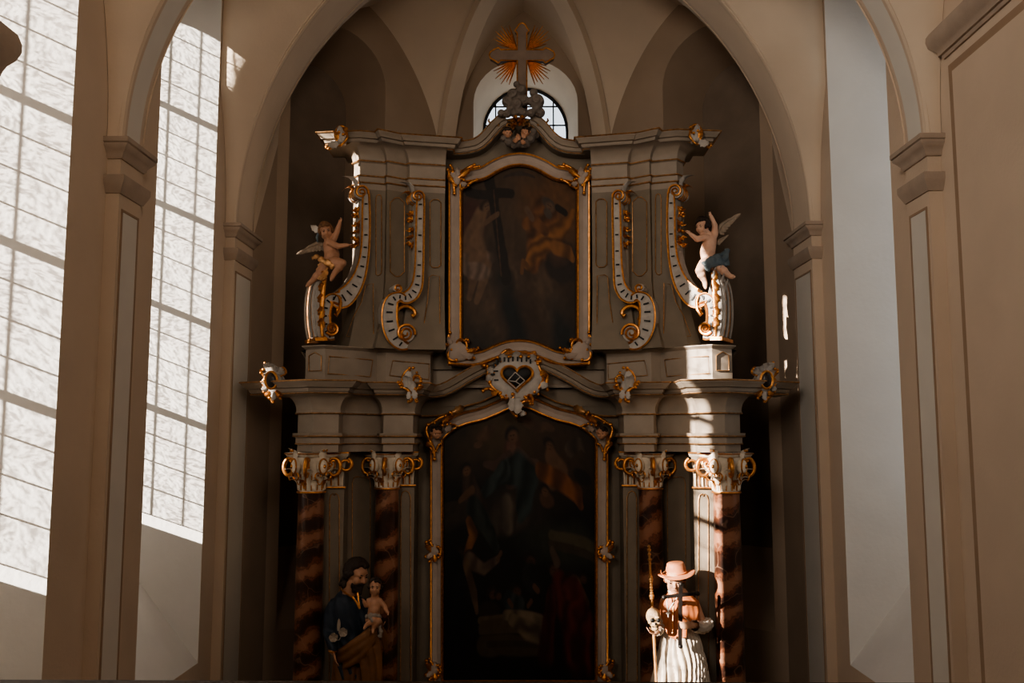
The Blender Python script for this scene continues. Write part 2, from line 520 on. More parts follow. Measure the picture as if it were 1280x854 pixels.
# floor, ceilings, nave behind the camera
mb = MB(); mb.box((-6, -5, -0.2), (6, 16, 0.0)); st(mb.build('floor', FLOOR, smooth=False))
mb = MB(); mb.box((-5.2, 4.4, ZC), (5.2, 15.5, ZC + 0.2)); st(mb.build('ceiling', VAULT, smooth=False))
mb = MB(); mb.box((-5.5, -4.2, H + 9), (5.5, 4.6, H + 9.2)); st(mb.build('ceiling_nave', VAULT, smooth=False))
mb = MB(); mb.box((-5.4, -4.2, 0), (-5.2, 4.4, H + 9)); st(mb.build('wall_nave_left', PLASTER, smooth=False))
mb = MB(); mb.box((5.2, -4.2, 0), (5.4, 4.4, H + 9)); st(mb.build('wall_nave_right', PLASTER, smooth=False))
mb = MB(); mb.box((-5.4, -4.4, 0), (5.4, -4.2, H + 9)); st(mb.build('wall_back', PLASTER, smooth=False))

# unseen blocks added outside to keep the sun off parts of the altar
for i_, yb in enumerate((8.55, 4.7)):
    mb = MB()
    pts = [(-5.0, yb - 0.9, 0), (-6.3, yb - 0.9, 0), (-6.3, yb, 0), (-5.0, yb, 0)]
    mb.add([Vector(p) for p in pts] + [Vector((x, y, H + (4.5 if x < -6 else 5.6))) for x, y, z in pts], [(0, 1, 2, 3), (4, 5, 6, 7), (0, 1, 5, 4), (1, 2, 6, 5), (2, 3, 7, 6), (3, 0, 4, 7)])
    st(mb.build('sun_blocker', PLASTER, smooth=False))
# ---- transverse arches with pilasters
def circ(R, a_max):
    # half span as a function of the height above the springing; straight after a_max
    z1 = R * math.sin(a_max); x1 = R - R * math.cos(a_max)
    def f(dz):
        if dz <= 0: return XP
        if dz < z1: return XP - (R - math.sqrt(R * R - dz * dz))
        return XP - x1 - (dz - z1) * math.tan(a_max)
    return f
A_FAR = circ(4.6, math.radians(78)); A_NEAR = circ(3.1, math.radians(50))
def apex(f):
    z = 0
    while f(z) > 0 and z < 9: z += 0.02
    return z
def arch(idx, Yf, Yb, zs, f, top, outer_x):
    za = apex(f); N = 40
    zz = [za * k / N for k in range(N + 1)]
    mb = MB()
    L = [Vector((-max(0, f(z)), 0, zs + z)) for z in zz]
    full = L + [Vector((-p.x, 0, p.z)) for p in L[-2::-1]]
    def at(p, y): return (p.x, y, p.z)
    for ya, yb_, mi in ((Yf + 0.05, Yf + 0.09, 0), (Yf + 0.09, Yb - 0.09, 3), (Yb - 0.09, Yb - 0.05, 0)):
        mb.grid([[at(p, ya) for p in full], [at(p, yb_) for p in full]], mi)      # soffit with a painted panel
    # stepped edges of the band (front and back)
    def off(o):
        r = []
        for i, p in enumerate(full):
            t = full[min(i + 1, len(full) - 1)] - full[max(i - 1, 0)]; t.normalize()
            r.append(p + Vector((-t.z, 0, t.x)) * o)
        return r
    o1, o2 = off(0.02), off(0.11)
    mb.grid([[at(p, Yf + 0.05) for p in full], [at(p, Yf - 0.02) for p in o1], [at(p, Yf - 0.02) for p in o2], [at(p, Yf + 0.02) for p in o2]], 1)
    mb.grid([[at(p, Yb - 0.05) for p in full], [at(p, Yb + 0.02) for p in o1], [at(p, Yb + 0.02) for p in o2]], 1)
    # walls above the arch on both faces
    for y in (Yf, Yb):
        row2 = [(-outer_x if i < N else (outer_x if i > N else 0), y, p.z) for i, p in enumerate(full)]
        lo = [at(p, y) for p in full]
        half = [[lo[i], row2[i]] for i in range(N + 1)]; mb.grid(half, 2)
        half = [[lo[i], row2[i]] for i in range(N, 2 * N + 1)]; mb.grid(half, 2)
        zt = full[N].z
        mb.add([(-outer_x, y, zt - 0.01), (outer_x, y, zt - 0.01), (outer_x, y, top), (-outer_x, y, top)], [(0, 1, 2, 3)], 2)
    ob = st(mb.build('trim_%d' % idx, [PLASTER, VAULT, VAULT, PANELP if idx == 2 else VAULT], angle=35))
    return full

def web(idx, Yf, zs, f, sgn, top):
    # the vault cell beside an arch: a hollow corner between the wall and the face of the arch, widening upwards
    mb = MB(); rows = []
    za = apex(f)
    for k in range(31):
        dz = za * k / 30
        gap = XW - f(dz)
        ry = min(0.38, 0.03 + 0.13 * dz * dz) * (1 if gap > 0 else 0)
        row = []
        for j in range(10):
            q_ = j / 9
            row.append((sgn * (XW - 0.004 - gap * 0.97 * q_), Yf - 0.004 - ry * (1 - q_ ** 2.2), zs + dz))
        rows.append(row)
    mb.grid(rows)
    return st(mb.build('ceiling_vault', VAULT, angle=60))

ZS2 = ZS1 = H + 2.63
arch(1, P2[0], P2[1], ZS2, A_FAR, ZC, XW + 0.3)
arch(2, P1[0], P1[1], ZS1, A_NEAR, ZC, XW + 0.3)
for sg in (-1, 1):
    web(1, P2[0], ZS2, A_FAR, sg, ZC)
    web(2, P1[0], ZS1, A_NEAR, sg, ZC)

def pilaster(idx, X, Xw, Ya, Yb, ztop, zcap, sgn):
    # shaft with a painted panel on its inner face; impost mouldings as a part
    mb = MB()
    x0, x1 = sorted((sgn * X, sgn * Xw))
    mb.box((x0, Ya, 0), (x1, Yb, ztop - 0.02), 0)
    e = sgn * (X - 0.004); e2 = sgn * (X - 0.010)
    m0, m1 = Ya + 0.07, Yb - 0.07
    zt = zcap - 0.12
    def strip(xa, ya, yb, za, zb, mi):
        mb.box((min(xa, sgn * X), ya, za), (max(xa, sgn * X), yb, zb), mi)
    strip(e, m0, m1, 0.3, zt, 1)
    for ya, yb in ((m0 - 0.022, m0), (m1, m1 + 0.022)): strip(e2, ya, yb, 0.3, zt + 0.022, 2)
    strip(e2, m0, m1, zt, zt + 0.022, 2)
    o = st(mb.build('trim_%d' % idx, [PLASTER, PANELP, LINEP], smooth=False))
    c = MB()
    path = [(-Xw - 0.02, Ya, 0), (-X, Ya, 0), (-X, Yb, 0), (-Xw - 0.02, Yb, 0)]
    h = ztop - zcap
    path = [Vector(p) + Vector((0, 0, zcap)) for p in path]
    def pr(lst): return [(a, b * h) for a, b in lst]
    sweep(c, path, pr([(-0.02, 0.66), (0.015, 0.66), (0.03, 0.70), (0.03, 0.73), (0.055, 0.80), (0.085, 0.86), (0.085, 0.90), (0.10, 0.92), (0.10, 1.0), (-0.02, 1.0)]))
    sweep(c, path, pr([(-0.02, 0.06), (0.015, 0.06), (0.03, 0.12), (0.05, 0.20), (0.062, 0.26), (0.062, 0.36), (-0.02, 0.36)]))
    if sgn > 0:
        c.v = [(-x, y, z) for x, y, z in c.v]
    cap = c.build('impost_moulding', MOULD, parent=o, angle=50)
    return o
zc2 = P(292, 328, P2[0]).z; zc1 = P(148.5, 246, P1[0]).z
k = 3
for sg in (-1, 1):
    pilaster(k, XP, XW, P1[0], P1[1], ZS1 + 0.02, zc1, sg); k += 1
    pilaster(k, XP, XW, P2[0], P2[1], ZS2 + 0.02, zc2, sg); k += 1

# chancel-arch piers nearest to the gallery
zt3 = H + 2.50
for sg in (-1, 1):
    mb = MB()
    x0, x1 = sorted((sg * 3.26, sg * 5.3))
    mb.box((x0, 4.4, 0), (x1, 5.19, zt3), 0)
    # the arch wall over the pier
    rows = []
    for i in range(25):
        a = PI / 2 * i / 24
        rows.append([(sg * (3.26 * math.cos(a) ** 0.9), 4.4, zt3 + 4.6 * math.sin(a)), (sg * (3.26 * math.cos(a) ** 0.9), 5.19, zt3 + 4.6 * math.sin(a)), (sg * 5.3, 5.19, zt3 + 4.6 * math.sin(a) + 0.001)])
    mb.grid(rows, 0)
    rows = [[r[0], (sg * 5.3, 4.4, r[0][2])] for r in rows]
    mb.grid(rows, 0)
    za, zb_ = zt3 + 4.6, H + 9
    xx0, xx1 = sorted((0, sg * 5.3))
    mb.box((xx0, 4.4, za), (xx1, 5.19, zb_), 0)
    o = st(mb.build('trim_%d' % k, [PLASTER], angle=30)); k += 1
    c = MB()
    path = [(-5.3, 4.4, 0), (-3.26, 4.4, 0), (-3.26, 5.19, 0), (-5.3, 5.19, 0)]
    path = [Vector(p) + Vector((0, 0, zt3 - 0.42)) for p in path]
    sweep(c, path, [(-0.02, 0.0), (0.02, 0.0), (0.03, 0.06), (0.06, 0.12), (0.07, 0.16), (0.085, 0.20), (0.12, 0.25), (0.14, 0.31), (0.14, 0.36), (0.12, 0.42), (-0.02, 0.42)])
    if sg > 0: c.v = [(-x, y, z) for x, y, z in c.v]
    c.build('impost_moulding', MOULD, parent=o, angle=50)

# right wall of the first bay: painted panel under a heavy cornice
mb = MB()
yE = 7.52
zp = PXp(1211, 70, XW).z
mb.box((XW - 0.012, 5.2, 0.5), (XW, yE - 0.10, zp), 0)
mb.box((XW - 0.020, 5.2, 0.5), (XW, yE - 0.06, zp + 0.05), 1)
mb.box((XW - 0.030, 5.2, 0.5), (XW, yE - 0.14, zp - 0.03), 0)
st(mb.build('trim_%d' % k, [PLASTER, LINEP], smooth=False)); k += 1
mb = MB()
zc = PXp(1200, 58, XW).z
path = [Vector((-XW, 5.19, zc)), Vector((-XW, yE, zc)), Vector((-XW - 0.3, yE, zc))]
sweep(mb, path, [(-0.05, 0.0), (0.02, 0.0), (0.03, 0.03), (0.05, 0.035), (0.055, 0.07), (0.07, 0.09), (0.11, 0.13), (0.13, 0.18), (0.13, 0.22), (0.11, 0.25), (-0.05, 0.25)])
mb.v = [(-x, y, z) for x, y, z in mb.v]
st(mb.build('trim_%d' % k, MOULD, angle=50)); k += 1

# ---- apse: three sides of a polygon with two blind niches and a round-headed east window
YE = 14.5; ac = 0.03
C1 = (1.35, YE); C2 = (3.5, 12.32)
for sg in (-1, 1):
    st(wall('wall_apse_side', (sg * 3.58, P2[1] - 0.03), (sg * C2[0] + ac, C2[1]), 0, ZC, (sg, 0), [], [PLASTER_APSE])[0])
dl = math.hypot(C2[0] - C1[0], C2[1] - C1[1])
def pt_on_diag(px, py):           # distance from C1 along the left diagonal wall for a photo column
    p0 = Vector((ac - C1[0], C1[1], 0)); n_ = Vector((C1[1] - C2[1], -(C2[0] - C1[0]), 0))
    q = PP(px, py, p0, n_)
    return math.hypot(q.x - p0.x, q.y - p0.y), q.z
(t_far, zspr), (t_near, zbn) = pt_on_diag(482, 112), pt_on_diag(345, 789)
ztopn = pt_on_diag(418, 31)[1]
for sg in (-1, 1):
    A = (ac + sg * C1[0], C1[1]); B = (ac + sg * C2[0], C2[1])
    ow = (sg * (C1[1] - C2[1]), (C2[0] - C1[0]))
    op = dict(out=(t_far, t_near, zbn, zspr, ztopn - zspr), dep=0.85, blind=True, **{'in': (t_far + 0.16, t_near - 0.16, zbn + 1.0, zspr - 0.2, ztopn - zspr - 0.12)})
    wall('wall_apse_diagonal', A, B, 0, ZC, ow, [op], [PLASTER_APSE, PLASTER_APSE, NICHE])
    
hwc = 67.5 / F * YE; zs_c = P(656, 128, YE).z; zt_c = P(656, 74, YE).z
Yg = 15.15; hwg = 54 / F * Yg; zs_g = P(656, 166, Yg).z; zt_g = P(656, 112, Yg).z
cx = P(657, 128, YE).x
wall('wall_apse', (ac - C1[0], YE), (ac + C1[0], YE), 0, ZC, (0, 1),
     [dict(out=(C1[0] + cx - ac - hwc, C1[0] + cx - ac + hwc, H + 2.6, zs_c, zt_c - zs_c), dep=Yg - YE,
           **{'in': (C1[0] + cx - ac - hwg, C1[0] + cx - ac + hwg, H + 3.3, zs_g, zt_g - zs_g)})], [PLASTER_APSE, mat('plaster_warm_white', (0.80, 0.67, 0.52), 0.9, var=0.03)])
# east window, built in its own plane
mb = MB()
yg = Yg - 0.02
lo = [(cx - hwg, yg, H + 3.3), (cx + hwg, yg, H + 3.3)] + [(cx + hwg * math.cos(PI * q / 28), yg, zs_g + (zt_g - zs_g) * math.sin(PI * q / 28)) for q in range(29)]
mb.tube(lo, 0.035, seg=6, closed=True)
for px in (619.5, 655.5, 691.8):
    x = P(px, 160, yg).x
    zt = zs_g + (zt_g - zs_g) * math.sqrt(max(0, 1 - ((x - cx) / hwg) ** 2))
    mb.box((x - 0.012, yg - 0.012, H + 3.3), (x + 0.012, yg + 0.012, zt))
for py in (133.5, 157, 181, 205, 229):
    z = P(655, py, yg).z
    w = hwg if z < zs_g else hwg * math.sqrt(max(0, 1 - ((z - zs_g) / (zt_g - zs_g)) ** 2))
    mb.box((cx - w, yg - 0.012, z - 0.011), (cx + w, yg + 0.012, z + 0.011))
# opening casement: a square of heavier iron
xa, xb = P(611.5, 160, yg).x, P(687, 160, yg).x
mb.box((xa, yg - 0.02, P(611, 168, yg).z), (xb, yg + 0.02, P(611, 159, yg).z))
f_ = st(mb.build('window_%d' % n, LEAD, smooth=False)); n += 1
g = MB(); g.add(lo, [tuple(range(len(lo)))])
g.build('pane', GLASSC, parent=f_, smooth=False)

# ---- apse vault: ribs rising to a boss, and hollow cells between ribs and wall arches
BOSS = Vector((ac, 12.75, H + 7.25)); ZR = H + 4.15
def ribc(c, t):
    # quarter-ellipse from the corner up to the boss
    c = Vector((c[0], c[1], ZR)); s = 1 - (1 - t)
    z = ZR + (BOSS.z - ZR) * math.sqrt(max(0, 1 - (1 - t) ** 2)) if t < 1 else BOSS.z
    return Vector((c.x + (BOSS.x - c.x) * t, c.y + (BOSS.y - c.y) * t, z))
def tt(k, N): return 1 - math.cos(PI / 2 * k / N)     # even steps along the curve
def lun(a, b, zap, N=20):
    # half pointed wall arch from the corner a to the middle between a and b
    m = (Vector((*a, 0)) + Vector((*b, 0))) / 2; a3 = Vector((*a, 0)); r = []
    for k in range(N + 1):
        t = tt(k, N); r.append(Vector((a3.x + (m.x - a3.x) * t, a3.y + (m.y - a3.y) * t, ZR + (zap - ZR) * (math.sqrt(1 - (1 - t) ** 2) * 0.72 + 0.28 * math.sqrt(t) * t ** 0.0 * math.sqrt(t)))))
    return r
cells = MB()
cr = lambda s, c: (ac + s * c[0], c[1])
NL = 20
zap_c = P(652, 14, YE).z; zap_d = H + 6.75
pts_in = [cr(-1, C2), cr(-1, C1), cr(1, C1), cr(1, C2)]
for i in range(3):
    a, b = pts_in[i], pts_in[i + 1]
    za = zap_c if i == 1 else zap_d
    for u, v in ((a, b), (b, a)):
        l = lun(u, v, za); rb = [ribc(u, tt(q, NL)) for q in range(NL + 1)]
        rows = []
        for q in range(NL + 1):
            row = []
            for j in range(7):
                w = j / 6
                p = l[q].lerp(rb[q], w)
                p.z += 0.10 * math.sin(PI * w) * (q / NL)
                row.append(p)
            rows.append(row)
        cells.grid(rows)
# cells between the chancel arch and the first ribs
za = apex(A_FAR)
for s in (-1, 1):
    rows = []
    for q in range(NL + 1):
        dz = za * q / NL
        p = Vector((s * max(0, A_FAR(dz)), P2[1] - 0.01, ZS2 + dz)); rb = ribc(cr(s, C2), tt(q, NL))
        rows.append([p.lerp(rb, j / 5) for j in range(6)])
    cells.grid(rows)
st(cells.build('ceiling_apse_vault', VAULT, angle=50))
for i, c in enumerate(pts_in[1:3]):
    rb = MB()
    cen = [ribc(c, tt(q, NL)) for q in range(NL + 1)]
    d = (Vector((BOSS.x, BOSS.y, 0)) - Vector((c[0], c[1], 0))).normalized(); side = Vector((d.y, -d.x, 0))
    rows = []
    for q, p in enumerate(cen):
        t = (cen[min(q + 1, NL)] - cen[max(q - 1, 0)]).normalized()
        nn = side.cross(t); 
        if nn.dot(d) < 0: nn = -nn
        if nn.z > 0.2: nn = -nn
        rows.append([p - side * 0.15 - nn * 0.02, p - side * 0.13 + nn * 0.10, p + side * 0.13 + nn * 0.10, p + side * 0.15 - nn * 0.02])
    rb.grid(rows)
    st(rb.build('trim_%d' % k, VAULT, angle=30)); k += 1
mb = MB(); mb.lathe([(0.0, -0.12), (0.12, -0.10), (0.2, -0.03), (0.2, 0.1)], BOSS, 20)
st(mb.build('trim_%d' % k, VAULT)); k += 1

# gallery parapet along the lower edge of the view
mb = MB()
zr = P(300, 850.5, 1.6).z; zr2 = P(900, 853.2, 1.6).z
mb.add([(-2.2, 1.52, zr - 0.12), (2.2, 1.52, zr2 - 0.12), (2.2, 1.6, zr2 - 0.12), (-2.2, 1.6, zr - 0.12),
        (-2.2, 1.515, zr - 0.004), (2.2, 1.515, zr2 - 0.004), (2.2, 1.6, zr2), (-2.2, 1.6, zr)],
       [(0, 3, 2, 1), (4, 5, 6, 7), (0, 1, 5, 4), (1, 2, 6, 5), (2, 3, 7, 6), (3, 0, 4, 7)])
mb.box((-2.2, 1.5, zr - 1.1), (2.2, 1.6, zr2 - 0.11))
st(mb.build('trim_%d' % k, WOODRAIL, smooth=False)); k += 1

# ------------------------------------------------------------------ light
sun = bpy.data.lights.new('sun', 'SUN'); sun.energy = 42.0; sun.angle = math.radians(0.4); sun.color = (1.0, 0.915, 0.82)
so = bpy.data.objects.new('sun', sun); COL.objects.link(so)
SUN = Vector((1.0, 0.695, -0.405)).normalized()
so.rotation_euler = SUN.to_track_quat('-Z', 'Y').to_euler()
w = bpy.data.worlds.new('sky'); S.world = w; w.use_nodes = True
bg = w.node_tree.nodes['Background']; bg.inputs['Color'].default_value = (0.88, 0.945, 1.0, 1); bg.inputs['Strength'].default_value = 1.6
def area(name, loc, target, size, energy, color, portal=False, sy=None):
    l = bpy.data.lights.new(name, 'AREA'); l.energy = energy; l.color = color; l.size = size
    if sy: l.shape = 'RECTANGLE'; l.size_y = sy
    if portal: l.cycles.is_portal = True
    else: l.spread = math.radians(95)
    o = bpy.data.objects.new(name, l); COL.objects.link(o); o.location = loc
    o.rotation_euler = (Vector(target) - Vector(loc)).to_track_quat('-Z', 'Z').to_euler()
    return o
for a, b in (W1, W2):
    c = (a + 0.5 + b - 0.42) / 2
    area('window_portal', (-XG + 0.0, c, H + 2.2), (0, c, H + 2.2), b - a - 0.8, 1, (1, 1, 1), True, 6.0)
c = (W2[0] + 0.6 + W2[1] - 0.42) / 2
area('window_portal', (XG, c, H + 2.2), (0, c, H + 2.2), W2[1] - W2[0] - 1.0, 1, (1, 1, 1), True, 6.0)
area('window_portal', (cx, Yg + 0.03, H + 4.5), (cx, 0, H + 4.5), 1.6, 1, (1, 1, 1), True, 2.7)
area('nave_fill', (-3.8, -2.0, H + 4.5), (1.5, 9, H + 4.2), 3.0, 150, (1.0, 0.90, 0.80), sy=5.0)  # soft fill lamp added behind the camera, no window there
area('nave_fill', (3.8, -2.5, H + 4.5), (-1.5, 9, H + 4.2), 3.0, 90, (1.0, 0.86, 0.73), sy=5.0)  # weaker added fill from the other side of the nave
S.cycles.use_denoising = True
S.cycles.max_bounces = 8
S.cycles.diffuse_bounces = 5
S.cycles.transparent_max_bounces = 12
S.cycles.sample_clamp_indirect = 6.0
S.cycles.caustics_reflective = False; S.cycles.caustics_refractive = False
S.view_settings.view_transform = 'AgX'
S.view_settings.look = 'AgX - Medium High Contrast'
S.view_settings.exposure = 0.0
# ================================================================== the altar retable
YA = 10.73
RT = empty('altar_retable', (XC, 11.6, 0), 'tall grey and gilded baroque altar retable with marbled columns standing in the apse', 'altar')
def Xp(px, Y, py=520): return P(px, py, Y).x
def Zp(py, Y, px=520): return P(px, py, Y).z
def V2(px, Y, py=520): return Vector((Xp(px, Y, py), Y, 0))
def at_z(pts, z): return [Vector((p.x, p.y, z)) for p in pts]
def mirpath(pts): return pts + [mir(p) for p in pts[::-1] if abs(p.x - XC) > 1e-6]

# ---- plan of the lower storey (left half, from the outer return to the centre)
YCN = 11.95
A_, B_, C_ = V2(372.5, 10.97), V2(391, YA), V2(423.5, 10.79)
C1_ = Vector((C_.x, 11.04, 0)); D_ = V2(476, 11.42); E_ = V2(479.5, 11.2); F_ = V2(516.5, 11.28); F1_ = Vector((F_.x, YCN, 0))
lower = [Vector((A_.x, 11.9, 0)), A_, B_, C_, C1_, D_, E_, F_, F1_]
def pr_box(pr): return pr
zB = lambda py: Zp(py, YA, 391)
zA0, zA1, zA2, zA3 = zB(565.5), zB(555), zB(546.5), zB(541.5)
zF1, zC0, zC1 = zB(516.5), zB(493), zB(475.5)
zf = zA0
# architrave: two fasciae and a cap moulding
pr_arch = [(-0.30, 0), (0.0, 0), (0.0, zA1 - zf - .012), (0.022, zA1 - zf), (0.022, zA2 - zf - 0.01), (0.05, zA2 - zf + 0.01), (0.06, zA3 - zf), (-0.30, zA3 - zf)]
mb = MB(); sweep(mb, at_z(lower, zf), pr_arch)
ar = mb.build('architrave', GREY, RT, angle=30); both(ar, RT)
g = MB(); sweep(g, at_z(lower, zA1), line_prof(0.016, 0)); sweep(g, at_z(lower, zA2), line_prof(0.045, 0.01))
o = g.build('gilded_fillet', GOLDL, ar); 
m_ = [c for c in RT.children if c.name.startswith('architrave') and c is not ar][0]
k_ = both(o, m_)
# frieze with a cove under the cornice
hz = zC0 - zA3
pr_fr = [(-0.30, 0), (0.0, 0), (0.0, zF1 - zA3), (0.025, zF1 - zA3), (0.025, zF1 - zA3 + 0.02)]
for i in range(9):
    a = PI / 2 * i / 8
    pr_fr.append((0.02 + 0.17 * (1 - math.cos(a)), zF1 - zA3 + 0.03 + (hz - (zF1 - zA3) - 0.03) * math.sin(a)))
pr_fr.append((-0.30, hz))
mb = MB(); sweep(mb, at_z(lower, zA3), pr_fr)
fr = mb.build('frieze', GREY, RT, angle=30); fr2 = both(fr, RT)
g = MB(); sweep(g, at_z(lower, zF1), line_prof(0.02, 0.0)); o = g.build('gilded_fillet', GOLDL, fr); both(o, fr2)
# cornice: wings run out to the sides, the middle swings up over the lower painting
T_ = V2(327, 11.15)
cor = [Vector((T_.x, 11.6, 0)), T_, B_, C_, C1_, D_, E_, F_, Vector((F_.x + 0.02, YCN - 0.16, 0))]
rise = [(530, 0), (545, 0.2), (556, 2), (566, 6), (576, 11.5), (586, 17.5), (596, 23), (606, 28), (618, 33), (632, 37), (648, 38.5)]
hc = zC1 - zC0
path = at_z(cor, zC0)
for px, dy in rise[1:]:
    path.append(Vector((Xp(px, YCN - 0.12), YCN - 0.12, zC0 + dy * (YCN / F) * 1.01)))
path[-1].x = XC
path = mirpath(path)
pc = [(-0.35, 0), (0.12, 0), (0.12, 0.16), (0.135, 0.2), (0.15, 0.42), (0.185, 0.48), (0.20, 0.62), (0.235, 0.82), (0.24, 1.0), (-0.35, 1.0)]
mb = MB(); sweep(mb, path, [(a, b * hc) for a, b in pc])
co = mb.build('cornice', GREY, RT, angle=30)
g = MB(); sweep(g, path, line_prof(0.238, hc * 0.93)); sweep(g, path, line_prof(0.118, 0.012)); g.build('gilded_fillet', GOLDL, co)

# ---- body behind the columns, with pilasters beside each column
ZPL = H - 3.55               # top of the plinth the columns stand on
PA0, PA1 = V2(400, 11.06), V2(432, 11.09)
PB0, PB1 = V2(492, 11.64), V2(519, 11.66)
body = [Vector((A_.x + 0.02, 12.0, 0)), Vector((A_.x + 0.02, 11.35, 0)), Vector((PA0.x, 11.33, 0)), Vector((PA1.x, 11.36, 0)), V2(474, 11.74), Vector((PB0.x, 11.76, 0)), Vector((PB1.x, 11.80, 0)), Vector((PB1.x + 0.01, 12.02, 0)), Vector((XC, 12.02, 0))]
mb = MB()
bp = mirpath(body)
mb.grid([at_z(bp, 0.0), at_z(bp, zC0)])
mb.add([(F_.x - 0.1, 12.0, zC0 - 0.1), (2 * XC - F_.x + 0.1, 12.0, zC0 - 0.1), (2 * XC - F_.x + 0.1, 12.0, zC0 + 0.75), (F_.x - 0.1, 12.0, zC0 + 0.75)], [(0, 1, 2, 3)])
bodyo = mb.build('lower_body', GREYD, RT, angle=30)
def pil(p0, p1, y_back, name='pilaster'):
    b = MB()
    d = (p1 - p0).normalized(); nn = Vector((d.y, -d.x, 0))
    pts = [Vector((p0.x, y_back, 0)), p0, p1, Vector((p1.x, y_back, 0))]
    b.grid([at_z(pts, ZPL), at_z(pts, zA0)])
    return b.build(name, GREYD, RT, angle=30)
def border(px_pts, p0, p1, out=0.008, r=0.0065, name='gilded_border', parent=None, closed=True, sm=False):
    # thin gilded moulding drawn on the vertical face through p0 and p1
    d = (p1 - p0).normalized(); n_ = Vector((d.y, -d.x, 0))
    b = MB()
    q = [PP(x, y, p0 + n_ * out, n_) for x, y in px_pts]
    b.tube(q, r, seg=5, closed=closed)
    return b.build(name, GOLDL, parent, angle=60)
def rnd(x0, x1, y0, y1, k=3.0, cap=True):
    # panel outline with scooped corners
    return [(x0, y0 + k), (x0 + k * .4, y0 + k * .8), (x0 + k, y0 + k * .1), ((x0 + x1) / 2 - k * .6, y0 - (1.6 if cap else 0)), ((x0 + x1) / 2 + k * .6, y0 - (1.6 if cap else 0)), (x1 - k, y0 + k * .1), (x1 - k * .4, y0 + k * .8), (x1, y0 + k),
            (x1, y1 - k), (x1 - k * .4, y1 - k * .8), (x1 - k, y1 - k * .1), ((x0 + x1) / 2 + k * .6, y1 + (1.6 if cap else 0)), ((x0 + x1) / 2 - k * .6, y1 + (1.6 if cap else 0)), (x0 + k, y1 - k * .1), (x0 + k * .4, y1 - k * .8), (x0, y1 - k)]
pilA = pil(PA0, PA1, 11.4)
border([(411.5, 880), (412, 625), (413.5, 619), (416.5, 617), (418, 620), (419.5, 617), (422.5, 619), (424, 625), (424.5, 880)], PA0, PA1, parent=pilA)
pilB = pil(PB0, PB1, 11.85)
border([(500.5, 880), (501, 622), (503, 616), (507, 613.5), (511, 616), (513, 622), (513.5, 880)], PB0, PB1, parent=pilB)
both(pilA, RT); both(pilB, RT)
rp0, rp1 = Vector((PA1.x, 11.36, 0)), V2(474, 11.74)
o = border([(440, 880), (440.5, 604), (442, 598), (446, 596), (458, 597), (462, 599), (463, 606), (462, 880)], rp0, rp1, parent=bodyo, r=0.005)
mo = mirror_mesh(o); mo.parent = bodyo; mo.matrix_parent_inverse = o.matrix_parent_inverse.copy()
# plinth under columns and statues, altar table in front
mb = MB()
pl = [Vector((A_.x - 0.12, 12.0, 0)), Vector((A_.x - 0.12, 10.85, 0)), Vector((B_.x - 0.1, 10.42, 0)), Vector((E_.x + 0.1, 10.42, 0)), Vector((F_.x + 0.1, 11.0, 0)), Vector((F_.x + 0.1, 11.85, 0)), Vector((XC, 11.85, 0))]
sweep(mb, mirpath(pl), [(-0.4, 0), (0.08, 0), (0.08, 0.3), (0.0, 0.36), (0.0, ZPL - 0.16), (0.07, ZPL - 0.08), (0.07, ZPL), (-0.4, ZPL)])
mb.build('plinth', GREYD, RT, angle=30)

